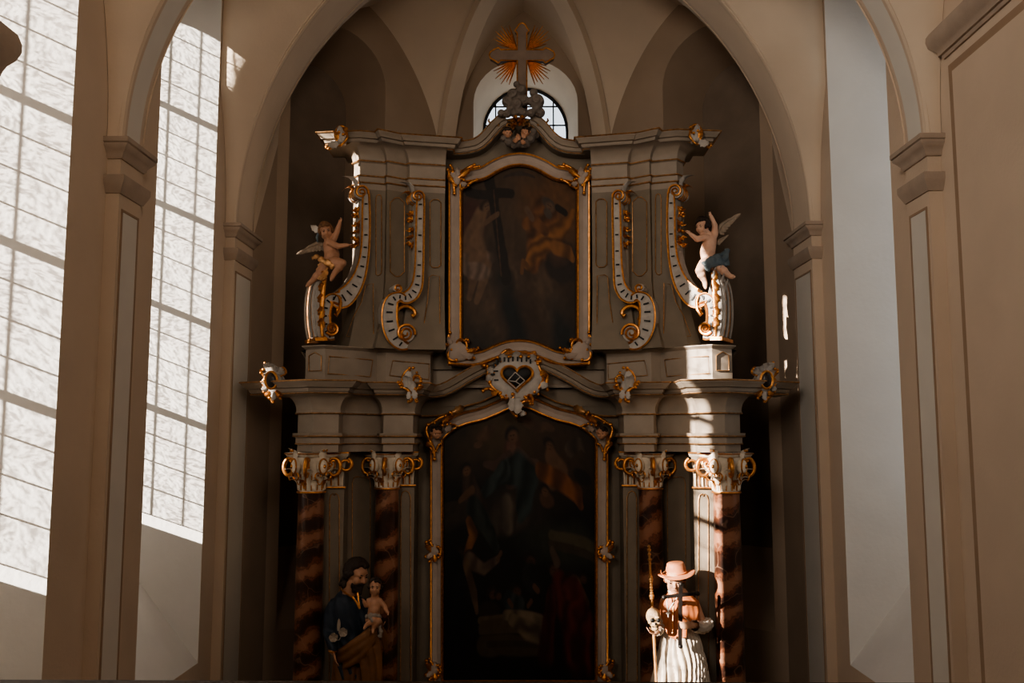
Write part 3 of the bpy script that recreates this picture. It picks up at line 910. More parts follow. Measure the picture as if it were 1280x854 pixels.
# ---- columns
def capital(c, r, z0, z1, rot0):
    # composite capital: fluted bell, leaves, ring volutes and a horned abacus; returns (white parts, gilded parts)
    w = MB(); g = MB(); h = z1 - z0; c = Vector((c[0], c[1], 0))
    def pol(a, rad, z): return c + Vector((math.cos(a) * rad, math.sin(a) * rad, z0 + z))
    w.lathe([(r * 0.98, 0.0), (r * 0.96, 0.04 * h), (r * 1.0, 0.2 * h), (r * 1.06, 0.40 * h), (r * 1.2, 0.7 * h), (r * 1.45, 0.86 * h), (r * 1.45, 0.88 * h), (0.01, 0.9 * h)], c + Vector((0, 0, z0)), 32)
    for k in range(14):
        a = 2 * PI * k / 14
        g.tube([pol(a, r * 0.99, 0.05 * h), pol(a, r * 1.035, 0.25 * h), pol(a, r * 1.10, 0.46 * h)], r * 0.055, seg=5)
        a2 = a + PI / 14
        w.tube([pol(a2, r * 1.0, 0.05 * h), pol(a2, r * 1.05, 0.25 * h), pol(a2, r * 1.12, 0.42 * h)], [r * .08, r * .09, r * .06], seg=6)
    ring = [pol(2 * PI * k / 28, r * 1.06, 0.0) for k in range(28)]
    g.tube(ring, r * 0.09, seg=6, closed=True)
    # abacus with concave sides
    oc = []; og = []
    for k in range(48):
        a = 2 * PI * k / 48
        q = abs(((a - rot0) / (PI / 2) + 0.5) % 1.0 - 0.5) * 2        # 0 on a horn, 1 on a side
        rad = r * (2.22 - 0.72 * min(1, q * 1.25) ** 0.6)
        oc.append((a, rad))
    w.grid([[pol(a, rd * f, zz * h) for a, rd in oc] for f, zz in ((0.3, 0.86), (0.80, 0.87), (0.90, 0.90), (0.96, 0.965), (0.98, 1.0), (0.2, 1.0))], wrap=True)
    g.tube([pol(a, rd * 0.985, 0.975 * h) for a, rd in oc], r * 0.05, seg=5, closed=True)
    # ring volutes on the horns
    for k in range(4):
        a = rot0 + PI / 2 * k
        d = Vector((math.cos(a), math.sin(a), 0)); R = 0.25 * h
        cc = pol(a, r * 1.72, 0.62 * h); sp = []; rr = []
        for i in range(30):
            t = i / 29; an = PI * 0.75 - 2 * PI * 1.15 * t; rad = R * (1 - 0.32 * t)
            sp.append(cc + d * (math.cos(an) * rad * 0.72) + Vector((0, 0, math.sin(an) * rad))); rr.append(r * (0.185 - 0.06 * t))
        g.tube(sp, rr, seg=7, flat=1.0)
        # leaf scroll running up the horn and curling over the abacus
        w.leaf(pol(a, r * 1.2, 0.42 * h), Vector((0, 0, 1)) + d * 0.55, d, 0.40 * h, r * 0.34, curl=1.5)
    # faces between the horns: medallion, rosette and a crest above the abacus
    for k in range(4):
        a = rot0 + PI / 4 + PI / 2 * k
        d = Vector((math.cos(a), math.sin(a), 0)); s_ = Vector((-d.y, d.x, 0))
        cc = pol(a, r * 1.40, 0.66 * h)
        w.ell(cc, (r * .42, r * .42, 0.2 * h), mi=0)
        g.tube([cc + d * r * 0.22 + s_ * (math.cos(t) * r * 0.36) + Vector((0, 0, math.sin(t) * 0.19 * h)) for t in [2 * PI * i / 16 for i in range(16)]], r * 0.07, seg=5, closed=True)
        g.ell(cc + d * r * 0.38, (r * .13, r * .13, r * .16))
        for sg in (-1, 1):
            sp = []
            for i in range(16):
                t = i / 15; an = -PI / 2 + sg * 2 * PI * 0.8 * t; rad = 0.11 * h * (1 - 0.5 * t)
                sp.append(cc + d * r * 0.2 + s_ * (sg * r * 0.42 + math.cos(an) * rad) + Vector((0, 0, -0.24 * h + math.sin(an) * rad)))
            g.tube(sp, [r * 0.075 * (1 - 0.4 * i / 15) for i in range(16)], seg=5)
        # crest
        w.leaf(cc + Vector((0, 0, 0.16 * h)) + d * r * 0.12, (0, 0, 1), d, 0.38 * h, r * 0.34, curl=1.2)
        for sg in (-1, 1):
            g.ell(cc + d * r * 0.42 + s_ * sg * r * 0.13 + Vector((0, 0, 0.40 * h)), (r * .10, r * .10, r * .10))
        w.leaf(pol(a, r * 1.06, 0.2 * h), Vector((0, 0, 1)) + d * .3, d, 0.38 * h, r * 0.36, curl=1.5)
        g.tube([pol(a, r * 1.16, 0.26 * h) + s_ * (math.cos(t) * r * 0.24) + Vector((0, 0, 0.07 * h + math.sin(t) * 0.13 * h)) for t in [PI + PI * i / 12 for i in range(13)]], r * 0.05, seg=5)
    # leaf tier
    for k in range(8):
        a = rot0 + PI / 4 * k + PI / 8
        d = Vector((math.cos(a), math.sin(a), 0))
        (g if k % 2 else w).leaf(pol(a, r * 1.03, 0.10 * h), Vector((0, 0, 1)) + d * .1, d, 0.36 * h, r * 0.24, curl=1.5)
    return w, g

def column(px_c, Y, r, py_ast, py_top, name='column'):
    cx_ = Xp(px_c, Y, py_ast); z1 = Zp(py_ast, Y, px_c); zt = Zp(py_top, Y, px_c)
    b = MB()
    prof = []
    for i in range(25):
        t = i / 24
        prof.append((r * (1.09 - 0.09 * t ** 1.6), ZPL + 0.22 + (z1 - ZPL - 0.22) * t))
    b.lathe(prof, (cx_, Y, 0), 40)
    col_ = b.build(name, MARBLE, RT)
    w, g = capital((cx_, Y), r, z1 - 0.005, zt, -PI / 4 * 0 - PI * 0.0)
    cp = w.build('capital', CAPM, col_, angle=50)
    cp['label'] = 'pale capital with gilded ring volutes'
    g.build('gilded_volute', GOLD, col_, angle=60)
    b = MB(); rr = r * 1.09
    b.lathe([(rr * 1.4, 0), (rr * 1.4, 0.06), (rr * 1.45, 0.09), (rr * 1.4, 0.12), (rr * 1.15, 0.14), (rr * 1.12, 0.17), (rr * 1.22, 0.19), (rr * 1.2, 0.215), (rr * 1.0, 0.23)], (cx_, Y, ZPL), 32)
    b.build('column_base', GOLD, col_)
    return col_
colA = column(389.3, 10.95, 0.1555, 614.5, 566)
colB = column(484.2, 11.53, 0.1475, 610, 566.5)
both(colA, RT); both(colB, RT)
# capitals of the pilasters beside the columns
def pil_cap(p0, p1, z0, z1, prt):
    w = MB(); g = MB(); h = z1 - z0
    d = (p1 - p0).normalized(); n_ = Vector((d.y, -d.x, 0)); W = (p1 - p0).length; m = (p0 + p1) / 2
    def q(u, o, z): return m + d * u + n_ * o + Vector((0, 0, z0 + z * h))
    hw = W / 2
    w.grid([[q(-hw * f, -0.05, z), q(-hw * f, o, z), q(hw * f, o, z), q(hw * f, -0.05, z)] for f, o, z in ((.92, .0, 0.), (.92, .02, .2), (1.0, .04, .5), (1.12, .08, .85), (1.3, .10, .88), (1.36, .12, 1.0))])
    g.tube([q(-hw * 1.1, -0.02, 0), q(-hw * 1.1, .03, 0), q(hw * 1.1, .03, 0), q(hw * 1.1, -0.02, 0)], 0.013, seg=6)
    g.tube([q(-hw * 1.36, .0, .98), q(-hw * 1.36, .125, .98), q(hw * 1.36, .125, .98), q(hw * 1.36, .0, .98)], 0.010, seg=5)
    for i in range(7):
        u = hw * (-0.85 + 1.7 * i / 6)
        (g if i % 2 else w).tube([q(u, .02, .05), q(u, .035, .25), q(u, .06, .46)], 0.011, seg=5)
    for sg in (-1, 1):
        sp = []
        for i in range(26):
            t = i / 25; an = PI / 2 + sg * (-0.4 - 2 * PI * 1.1 * t); rad = 0.18 * h * (1 - 0.35 * t)
            sp.append(q(sg * hw * 1.15 + math.cos(an) * rad, .10, .64) + Vector((0, 0, math.sin(an) * rad)))
        g.tube(sp, [0.024 - 0.008 * i / 25 for i in range(26)], seg=7)
    c_ = q(0, .09, .66)
    w.ell(c_, (.055, .055, .17 * h)); 
    g.tube([c_ + n_ * 0.04 + d * (math.cos(t) * .055) + Vector((0, 0, math.sin(t) * .17 * h)) for t in [2 * PI * i / 16 for i in range(16)]], .010, seg=5, closed=True)
    for k in range(5):
        a = 2 * PI * k / 5; g.ell(c_ + n_ * .06 + d * math.cos(a) * .022 + Vector((0, 0, math.sin(a) * .022)), .014)
    g.tube([q(math.cos(t) * .06, .06, .40) + Vector((0, 0, math.sin(t) * .12 * h)) for t in [PI + PI * i / 10 for i in range(11)]], .009, seg=5)
    w.leaf(q(0, .1, .8), (0, 0, 1), n_, .3 * h, .045, curl=1.1)
    c = w.build('pilaster_capital', CAPM, prt, angle=50)
    g.build('gilded_volute', GOLD, prt, angle=60)
    return c
pils = [c for c in RT.children if c.name.startswith('pilaster')]
for pz, p0, p1, pyb in ((pilA, PA0, PA1, 609.5), (pilB, PB0, PB1, 607)):
    z0 = Zp(pyb, p0.y, 420)
    before = set(bpy.data.objects)
    pil_cap(p0, p1, z0, zA0, pz)
    tw = [c for c in pils if c is not pz and abs(c.data.vertices[1].co.x - (2 * XC - pz.data.vertices[1].co.x)) < 1e-3][0]
    for o in [x for x in bpy.data.objects if x not in before]:
        n_ = mirror_mesh(o); n_.parent = tw; n_.matrix_parent_inverse = o.matrix_parent_inverse.copy()

# ---- pedestal storey between the cornice and the upper body
ap = [Vector((Xp(382, 11.0, 450), 11.75, 0)), V2(382, 10.98, 450), V2(406.5, 10.86, 450), V2(440, 11.08, 450), V2(471, 11.38, 450), V2(482.5, 11.34, 450), V2(538, 11.62, 450), Vector((Xp(539, 11.62, 450), YCN - .05, 0)), Vector((XC, YCN - .05, 0))]
za0, za1 = zC0 + hc * 0.85, Zp(431.5, 10.86, 406)
sm = smooth_pts(ap[2:5], 5); app = ap[:2] + sm + ap[5:]
mb = MB(); 
sweep(mb, at_z(mirpath(app), za0), [(-0.3, 0), (0.012, 0), (0.012, 0.04), (0, 0.05), (0, za1 - za0 - 0.045), (0.02, za1 - za0 - 0.03), (0.045, za1 - za0 - 0.012), (0.045, za1 - za0), (-0.9, za1 - za0)])
att = mb.build('attic_pedestal', GREY, RT, angle=30)
def bpair(pts, p0, p1, parent, **k):
    o = border(pts, p0, p1, parent=parent, **k)
    n_ = mirror_mesh(o); n_.parent = parent; n_.matrix_parent_inverse = o.matrix_parent_inverse.copy()
bpair([(386, 464), (386, 445), (389, 443), (393.5, 440.5), (398, 443), (401.5, 445), (401.5, 463.5)], ap[1], ap[2], att)
bpair([(410, 467), (411.5, 445.5), (466, 450), (463, 471)], ap[2], ap[4], att, out=0.03)
bpair([(487, 469.5), (491, 451), (536.5, 455), (536, 474.5)], ap[5], ap[6], att)

# ---- upper body
YUC = 11.80
ub = [Vector((Xp(441, 11.45, 300), 12.0, 0)), V2(441, 11.45, 300), V2(449, 11.32, 300), V2(481, 11.42, 300), V2(483, 11.36, 300), V2(507.5, 11.52, 300), V2(511, 11.46, 300), V2(556, 11.56, 300)]
zu0, zu1 = za1 - 0.01, Zp(236, 11.32, 450)
hu = zu1 - zu0
prf = [(-0.25, 0)]
for i in range(15):
    t = i / 14
    prf.append((0.20 * max(0, 1 - t / 0.5) ** 2.0, t * hu))
prf.append((-0.25, hu))
mb = MB(); sweep(mb, at_z(ub, zu0), prf)
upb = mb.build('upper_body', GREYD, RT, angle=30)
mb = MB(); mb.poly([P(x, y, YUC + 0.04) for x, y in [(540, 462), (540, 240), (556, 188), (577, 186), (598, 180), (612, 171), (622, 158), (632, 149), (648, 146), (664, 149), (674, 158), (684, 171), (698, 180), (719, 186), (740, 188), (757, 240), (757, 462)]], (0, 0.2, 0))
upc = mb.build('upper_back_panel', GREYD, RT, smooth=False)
border([(470, 343), (469.8, 250), (471, 244.5), (473.5, 243.5), (476, 244.5), (477, 250), (477, 340), (475, 343.5), (472, 344.5)], ub[2], ub[3], parent=upb, out=0.012)
border(rnd(487.8, 505.5, 249, 344, 4), ub[4], ub[5], parent=upb, out=0.012)
border(rnd(537.5, 551, 249.5, 334.5, 3, False), ub[6], ub[7], parent=upb, out=0.02)
border([(536.5, 346.5), (540, 344), (549.5, 345.5), (550, 424.5), (523.5, 424), (530, 405), (534.5, 375)], ub[6], ub[7], parent=upb, out=0.085)
border([(457, 357), (466.5, 354.5), (467, 424), (433, 420.5), (442, 396), (452, 377)], ub[2], ub[3], parent=upb, out=0.13)
both(upb, RT)
# upper entablature
uz = lambda py: Zp(py, 11.32, 449)
zu = uz(236)
pe = [(-0.3, 0), (0.0, 0), (0.0, uz(229) - zu), (0.02, uz(228) - zu), (0.02, uz(221) - zu), (0.035, uz(220) - zu), (0.0, uz(218) - zu), (0.0, uz(203) - zu), (0.03, uz(201) - zu)]
for i in range(8):
    a = PI / 2 * i / 7
    pe.append((0.02 + 0.17 * (1 - math.cos(a)), uz(200) - zu + (uz(184) - uz(200)) * math.sin(a)))
pe.append((-0.3, uz(184) - zu))
mb = MB(); sweep(mb, at_z(ub, zu), pe)
ue = mb.build('upper_entablature', GREY, RT, angle=30)
g = MB()
for py, o_ in ((228, 0.014), (220, 0.03), (201, 0.022)): sweep(g, at_z(ub, uz(py)), line_prof(o_, 0))
g.build('gilded_fillet', GOLDL, ue)
both(ue, RT)
# upper cornice: wing at the side, ogee rising to a broken scroll in the middle
zc0, zc1 = uz(184), uz(169.5); hcu = zc1 - zc0
tw_ = V2(420, 11.36, 185)
uc = at_z([Vector((tw_.x, 11.75, 0)), tw_, V2(449, 11.32, 300), V2(481, 11.42, 300), V2(483, 11.36, 300), V2(507.5, 11.52, 300), V2(511, 11.46, 300), V2(556, 11.56, 300), V2(557, 11.74, 300)], zc0)
YP = 11.74
for px, py in ((566, 188.6), (577, 188.4), (588, 187), (598, 184.5), (606, 180), (613, 174), (619, 167), (625, 160), (631, 154.5), (636, 152.5)):
    q = P(px, py + 8.0, YP); uc.append(q)
mb = MB()
pcu = [(-0.3, 0), (0.11, 0), (0.11, 0.18), (0.13, 0.22), (0.145, 0.45), (0.175, 0.5), (0.19, 0.65), (0.22, 0.84), (0.225, 1.0), (-0.3, 1.0)]
sweep(mb, uc, [(a * 0.95, b * hcu) for a, b in pcu])
ucn = mb.build('upper_cornice', GREY, RT, angle=30)
g = MB(); sweep(g, uc, line_prof(0.216, hcu * 0.94)); sweep(g, uc, line_prof(0.106, 0.012))
# scroll that ends the ogee
cc = P(637, 158.5, YP - 0.12); sp = []
for i in range(24):
    t = i / 23; an = PI * 0.62 - 2 * PI * 0.95 * t; rad = 0.062 * (1 - 0.55 * t)
    sp.append(cc + Vector((math.cos(an) * rad, 0, math.sin(an) * rad)))
for dy in (-0.08, 0.06): g.tube([p + Vector((0, dy, 0)) for p in sp], [0.018 - 0.006 * i / 23 for i in range(24)], seg=6)
g.tube([P(x, y, YP - 0.14) for x, y in ((624, 157), (618, 153.5), (613, 154), (610.5, 151), (611.5, 148.5))], [.02, .02, .018, .016, .012], seg=6)
g.build('gilded_fillet', GOLDL, ucn, angle=60)
both(ucn, RT)
# ================================================================== scroll consoles of the upper storey
def on(p0, n_): return lambda x, y, o=0.0: PP(x, y, p0 + n_ * o, n_)
def band(mb, f, pts, ext, mi=0, n=7):
    # flat scroll band: pts are (px, py, half width in px) on the plane of f, thickened along ext; returns its two front edges
    q = smooth_pts([Vector((x, y, w)) for x, y, w in pts], n)
    L, R = [], []
    for i, p in enumerate(q):
        t = q[min(i + 1, len(q) - 1)] - q[max(i - 1, 0)]; l = math.hypot(t.x, t.y) or 1
        nx, ny = -t.y / l, t.x / l
        L.append((p.x + nx * p.z, p.y + ny * p.z)); R.append((p.x - nx * p.z, p.y - ny * p.z))
    fl = [f(*a) for a in L]; fr_ = [f(*a) for a in R]; e = Vector(ext)
    mid = [f((a[0] + b[0]) / 2, (a[1] + b[1]) / 2, -0.012) for a, b in zip(L, R)]
    rows = [[a, m, b, b + e, a + e] for a, m, b in zip(fl, mid, fr_)]
    mb.grid(rows, mi, wrap=True)
    k = len(mb.v) - 5 * len(rows)
    mb.f.append(tuple(range(k, k + 5))); mb.m.append(mi)
    k2 = len(mb.v) - 5; mb.f.append(tuple(range(k2 + 4, k2 - 1, -1))); mb.m.append(mi)
    return fl, fr_, q
def spiral_px(cx_, cy_, r0, r1, a0, turns, n=40):
    r = []
    for i in range(n):
        t = i / (n - 1); a = a0 + 2 * PI * turns * t; rad = r0 + (r1 - r0) * t
        r.append((cx_ + math.cos(a) * rad, cy_ + math.sin(a) * rad))
    return r
def slots(mb, f, q, i0, i1, step, w=0.9):
    # dark slits across a scroll band
    for i in range(i0, min(i1, len(q) - 1), step):
        p = q[i]; t = q[i + 1] - q[i - 1]; l = math.hypot(t.x, t.y); tx, ty = t.x / l, t.y / l; nx, ny = -ty, tx
        h = p.z * 0.42
        o = [f(p.x + nx * a + tx * b, p.y + ny * a + ty * b, 0.004) for a, b in ((-h, -w), (h, -w), (h, w), (-h, w))]
        mb.poly(o, (f(p.x, p.y, -0.012) - f(p.x, p.y, 0.0)), 1)
def console(f, n_, ext, strap, lower, disc, topc, name='scroll_console', rim_gar=None, inner=None, barrel=1.0, extra=None):
    e = Vector(ext)
    mb = MB(); g = MB(); sl = mb
    l, r, q = band(mb, f, strap, e)
    g.tube(l, 0.013, seg=5); g.tube(r, 0.015, seg=5)
    slots(sl, f, q, 5, len(q) - 2, 5)
    l2, r2, q2 = band(mb, f, lower, e * barrel)
    g.tube(l2, 0.013, seg=5); g.tube(r2, 0.017, seg=5)
    slots(sl, f, q2, 6, len(q2) - 6, 6, 1.0)
    # lower volute: round block with a gilded spiral on its face
    dx, dy, dr = disc
    ring = [f(dx + math.cos(a) * dr, dy + math.sin(a) * dr) for a in [2 * PI * i / 28 for i in range(28)]]
    mb.poly(ring, e * 0.9)
    sp = spiral_px(dx, dy, dr * 1.02, dr * 0.16, disc_a, -2.1 if disc_s < 0 else 2.1, 60)
    g.tube([f(x, y, 0.012) for x, y in sp], [0.021 - 0.010 * i / 59 for i in range(60)], seg=6)
    # top volute
    tx, ty, tr = topc
    ring = [f(tx + math.cos(a) * tr, ty + math.sin(a) * tr) for a in [2 * PI * i / 24 for i in range(24)]]
    mb.poly(ring, e)
    sp = spiral_px(tx, ty, tr, tr * 0.15, 0.3, -1.8, 44)
    g.tube([f(x, y, 0.010) for x, y in sp], [0.018 - 0.009 * i / 43 for i in range(44)], seg=6)
    # gilded band on the rim of the top volute
    for k in (0.25, 0.5, 0.75):
        g.tube([f(tx + math.cos(a) * tr * 1.02, ty + math.sin(a) * tr * 1.02) + e * k for a in [PI * 0.55 + PI * i / 12 for i in range(13)]], 0.012, seg=5)
    # crest leaf over the top volute
    up = f(tx, ty - 10) - f(tx, ty)
    out = (f(tx - 10, ty) - f(tx, ty)).normalized()
    mb.leaf(f(tx - 3, ty - tr) + e * 0.45, up + out * 0.02, out, 0.22, 0.06, curl=1.6)
    g.leaf(f(tx - 5, ty - tr * 0.6) + e * 0.45, up * 1.0 + out * 0.12, out, 0.17, 0.045, curl=2.0)
    if inner:
        pts = smooth_pts([Vector((x, y, 0)) for x, y in inner], 6)
        N = len(pts)
        g.tube([f(p.x, p.y, 0.0) + e * 0.12 for p in pts], [0.026 if 0.15 < i / N < 0.9 else 0.032 for i in range(N)], seg=6)
    if extra: extra(mb, g, f, e)
    body = mb.build(name, [PALE, BLACK], RT, angle=45)
    body['label'] = 'pale scroll console with dark slits and gilded rims'
    g.build('gilded_edge', GOLD, body, angle=60)
    if rim_gar:
        w = MB()
        rnd_ = random.Random(3)
        for (x, y) in rim_gar:
            c = f(x, y) + e * 0.5
            for k in range(5):
                d = Vector((rnd_.uniform(-1, 1), rnd_.uniform(-.4, .2), rnd_.uniform(-1, .4)))
                w.leaf(c, d, -Vector((e.y, -e.x, 0)).normalized() if False else out, 0.085, 0.028, curl=1.0, seg=5)
            w.ell(c + out * 0.02, 0.022, u=8, w=6)
        w.build('garland', GOLD, body, angle=60)
    return body

disc_a, disc_s = 0.2, -1
# inner pair
nI = Vector((0.40, -0.9165, 0)); pI = P(520, 300, 11.30)
fI = on(pI, nI); eI = Vector((-0.9165 * 0.0 - 0.40, 0.9165, 0)) * 0.30
def ex_inner(mb, g, f, e):
    # curled lip where the strap meets the lower scroll
    r_ = [f(496 + math.cos(a) * 5.0, 360 + math.sin(a) * 4.6) for a in [2 * PI * i / 18 for i in range(18)]]
    mb.poly(r_, e * 1.1)
    g.tube([f(x, y, 0.01) for x, y in spiral_px(497, 360.5, 5.2, 1.5, 1.2, -1.1, 24)], 0.014, seg=5)
cI = console(fI, nI, eI,
    [(526, 243, 4.0), (525.5, 262, 4.8), (525, 290, 4.9), (524.5, 318, 5.0), (523.5, 340, 5.4), (521.5, 356, 6.5), (516, 367, 7.5), (508, 372, 7.2), (501, 371.5, 5.0)],
    [(505, 373.5, 4.0), (499, 371, 5.5), (491, 375, 7.5), (487.5, 385, 9.0), (487, 398, 9.5), (489, 411, 9.5), (494.5, 423, 9.0), (502, 431, 6.5), (510, 433, 3.5)],
    (507, 416.5, 11.5), (522.5, 245.5, 7.5), rim_gar=[(519, 262), (519, 272), (518.5, 283), (518, 293), (518, 303)],
    inner=[(498.7, 401), (496, 395), (497.5, 388), (503, 383), (511, 382.5), (518, 387), (519.5, 392), (516, 395.5)], barrel=1.1, extra=ex_inner)
both(cI, RT)
# outer pair, turned further out to the sides
nO = Vector((0.5, -0.866, 0)); pO = P(455, 300, 11.20)
fO = on(pO, nO); eO = Vector((-0.5, 0.866, 0)) * 0.26
disc_a = 2.6
def ex_outer(mb, g, f, e):
    # tall shell-like body at the outside with long flutes, and the gilded block under it
    sh = [(407, 341), (401, 345), (397, 356), (394.5, 372), (394, 390), (395, 406), (397.5, 420), (402, 424), (403, 410), (403, 392), (404, 372), (408, 356)]
    mb.poly([f(x, y, 0.01) for x, y in sh], e * 1.55)
    for k, o in ((0.15, .012), (0.55, .0), (0.95, 0.0)):
        pts = smooth_pts([Vector((x, y, 0)) for x, y in sh[1:7]], 5)
        mb.tube([f(p.x, p.y, 0.012) + e * k * 1.5 for p in pts], 0.030, seg=6)
    for k in (0.35, 0.78):
        pts = smooth_pts([Vector((x, y, 0)) for x, y in sh[1:7]], 5)
        g.tube([f(p.x, p.y, 0.012) + e * k * 1.5 for p in pts], 0.012, seg=5)
    g.tube([f(x, y, 0.02) for x, y in ((407, 342), (405, 356), (403, 372), (402, 390), (402, 406), (403, 421))], [0.02, .03, .034, .03, .026, .02], seg=6)
    b = [f(x, y, 0.03) for x, y in ((394, 421.5), (409, 421.5), (409.5, 426), (394, 426))]
    g.poly(b, e * 1.7)
    # ragged leaf running up beside the shell
    for i, (x, y) in enumerate(((406, 352), (405, 366), (404, 380), (404, 396), (404.5, 410))):
        g.leaf(f(x, y, 0.03), f(x - 6, y - 14) - f(x, y), nO, 0.16, 0.045, curl=1.0)
    g.tube([f(x, y, 0.012) for x, y in ((424, 371), (426, 378), (424.5, 388), (420.5, 395), (418, 392))], [0.016, .022, .022, .02, .012], seg=6)
cO = console(fO, nO, eO,
    [(457.5, 241, 3.6), (457.6, 262, 4.6), (457.5, 290, 4.8), (456.3, 312, 5.0), (454, 328, 5.6), (449, 346, 7.4), (441, 361, 9.5), (431, 371.5, 11.5), (423, 374, 10.5), (416, 371, 6.0)],
    [(425, 377, 4.0), (416, 373, 5.5), (409, 379, 6.5), (406, 390, 7.0), (406, 402, 7.0), (408, 413, 6.5), (413, 420, 5.0), (418, 421, 3.0)],
    (415, 411, 8.0), (452, 240, 8.5), rim_gar=[(451, 258), (451, 267), (450.5, 277), (450, 287), (449.5, 297), (449, 304)],
    inner=[(413, 398), (411, 391), (413, 385), (418, 382), (422, 385), (423, 391)], barrel=1.1, extra=ex_outer)
both(cO, RT)

# ================================================================== rocaille ornaments
def ornament(name, parent, plate, Y, thick, strokes=(), leaves=(), beads=(), plates=(), label=None, pm=PALE, curl_mat=GOLD, bulge=0.03, slits=()):
    # pale ground plate with gilded strokes, leaves and beads; every coordinate is a photo position at depth Y
    w = MB(); g = MB()
    if plate: w.dome([P(x, y, Y) for x, y in plate], (0, thick, 0), bulge)
    for pts, r in strokes:
        q = smooth_pts([Vector((x, y, d)) for x, y, d in [(p + (0,))[:3] for p in pts]], 6); N = len(q)
        g.tube([P(p.x, p.y, Y - p.z) for p in q], [r * (0.45 + 0.75 * math.sin(PI * (0.12 + 0.80 * i / (N - 1)))) for i in range(N)], seg=6)
        for e_ in (q[0], q[-1]): g.ell(P(e_.x, e_.y, Y - e_.z - 0.005), r * 1.25, u=8, w=6)
    for (x0, y0, x1, y1, wd, mi) in leaves:
        a, b = P(x0, y0, Y - 0.02), P(x1, y1, Y - 0.05)
        (g if mi else w).leaf(a, b - a, (0, -1, 0), (b - a).length * 1.05, wd, curl=0.9)
    for x, y, r in beads: g.ell(P(x, y, Y - 0.05), r, u=8, w=6)
    for sl_ in slits: w.poly(sl_, (0, 0.05, 0), 1)
    o = w.build(name, [pm, BLACK], parent, angle=55)
    if label: o['label'] = label
    if g.v: g.build('gilded_scroll', curl_mat, o, angle=60)
    return o
def scallop(cx_, cy_, rx, ry, k, amp, n=60, a0=0.0):
    return [(cx_ + math.cos(a) * rx * (1 + amp * math.cos(k * a)), cy_ + math.sin(a) * ry * (1 + amp * math.cos(k * a))) for a in [a0 + 2 * PI * i / n for i in range(n)]]
def arc(cx_, cy_, rx, ry, a0, a1, n=10, d=0.0):
    return [(cx_ + math.cos(math.radians(a0 + (a1 - a0) * i / n)) * rx, cy_ + math.sin(math.radians(a0 + (a1 - a0) * i / n)) * ry, d) for i in range(n + 1)]

# oval cartouches on the ends of the cornice
YK = 10.85
k1 = ornament('cartouche', RT, scallop(341, 476, 12.5, 16, 7, 0.09), YK, 0.10,
    strokes=[([(330, 484), (328, 478), (331, 472), (327, 467), (325.5, 463), (329, 462)], .016), ([(330, 490), (334, 494), (338, 499), (341, 496)], .018), ([(352, 484), (355, 490), (351, 494), (346, 491), (350, 498)], .018), ([(352, 470), (357, 466), (354, 460), (350, 463)], .016), ([(337, 497), (342, 503), (341, 493)], .016)],
    leaves=[(340, 464, 329, 453, .045, 0), (341, 464, 338, 452, .045, 0), (344, 464, 347, 456, .045, 0), (349, 468, 355, 458, .045, 0), (352, 476, 357, 472, .035, 0), (333, 484, 327, 490, .035, 0), (341, 490, 343, 504, .03, 0), (345, 489, 352, 497, .035, 1), (336, 489, 332, 498, .03, 1)],
    beads=[(331, 454, .018), (326, 466, .02), (355, 462, .018)], label='oval cartouche with ragged pale shell edge')
b = MB(); b.dome([P(x, y, YK - 0.085) for x, y, _ in arc(339, 475.5, 6.6, 10, 0, 345, 23)], (0, 0.08, 0), 0.03); b.build('oval_boss', STONE, k1)
b = MB(); b.tube([P(x, y, YK - 0.09) for x, y, _ in arc(339, 475.5, 7.4, 10.8, 0, 345, 23)], 0.016, seg=6, closed=True); b.build('gilded_ring', GOLD, k1)
both(k1, RT)
# openwork rocailles riding on the cornice above the inner columns
YR = 10.92
k2 = ornament('rocaille', RT, [(504, 482), (503, 474), (506, 466), (511, 461.5), (514, 464), (516, 472), (519, 480), (521, 488), (517, 492), (511, 487)], YR, 0.06,
    strokes=[([(502, 484), (509, 487), (514, 494), (514, 501), (511, 502)], .020), ([(504, 482), (503, 473), (507, 465), (512, 461)], .016), ([(512, 463), (514, 472), (517, 480), (520, 488)], .016), ([(519, 486), (516, 478), (518, 471), (523, 470), (526, 474)], .018), ([(518, 489), (519, 494), (520, 501), (521, 502)], .018), ([(519, 486), (524, 487), (528, 484)], .014)],
    leaves=[(508, 484, 507, 466, .045, 0), (512, 484, 513, 468, .035, 0), (517, 488, 520, 502, .035, 0), (511, 490, 511, 502, .03, 0), (504, 482, 497, 477, .03, 1), (522, 486, 530, 481, .03, 1)],
    beads=[(512, 460.5, .022), (516.5, 460, .022), (498, 478, .022), (500, 481, .02), (526, 477, .022), (525, 482, .024), (521, 466, .018)], label='openwork shell rocaille on the cornice')
both(k2, RT)
# crests on the ends of the upper cornice
k3 = ornament('cornice_crest', RT, scallop(426, 170, 7, 9.5, 6, 0.1), 11.10, 0.10,
    strokes=[([(420, 180), (415, 183), (411, 186), (408, 184)], .018), ([(421, 176), (419, 168), (423, 160), (428, 158), (433, 161)], .018), ([(430, 178), (434, 172), (433, 165)], .016), ([(420, 179), (425, 182), (430, 178)], .014), ([(421, 176), (421, 178), (420, 180)], .014)],
    leaves=[(422, 178, 409, 185, .05, 0), (424, 170, 426, 156, .04, 0), (428, 170, 433, 158, .04, 1), (423, 174, 419, 163, .035, 1), (426, 174, 428, 160, .04, 0)], beads=[(424, 165, .02), (429, 168, .02)], label='pale leafy crest')
both(k3, RT)

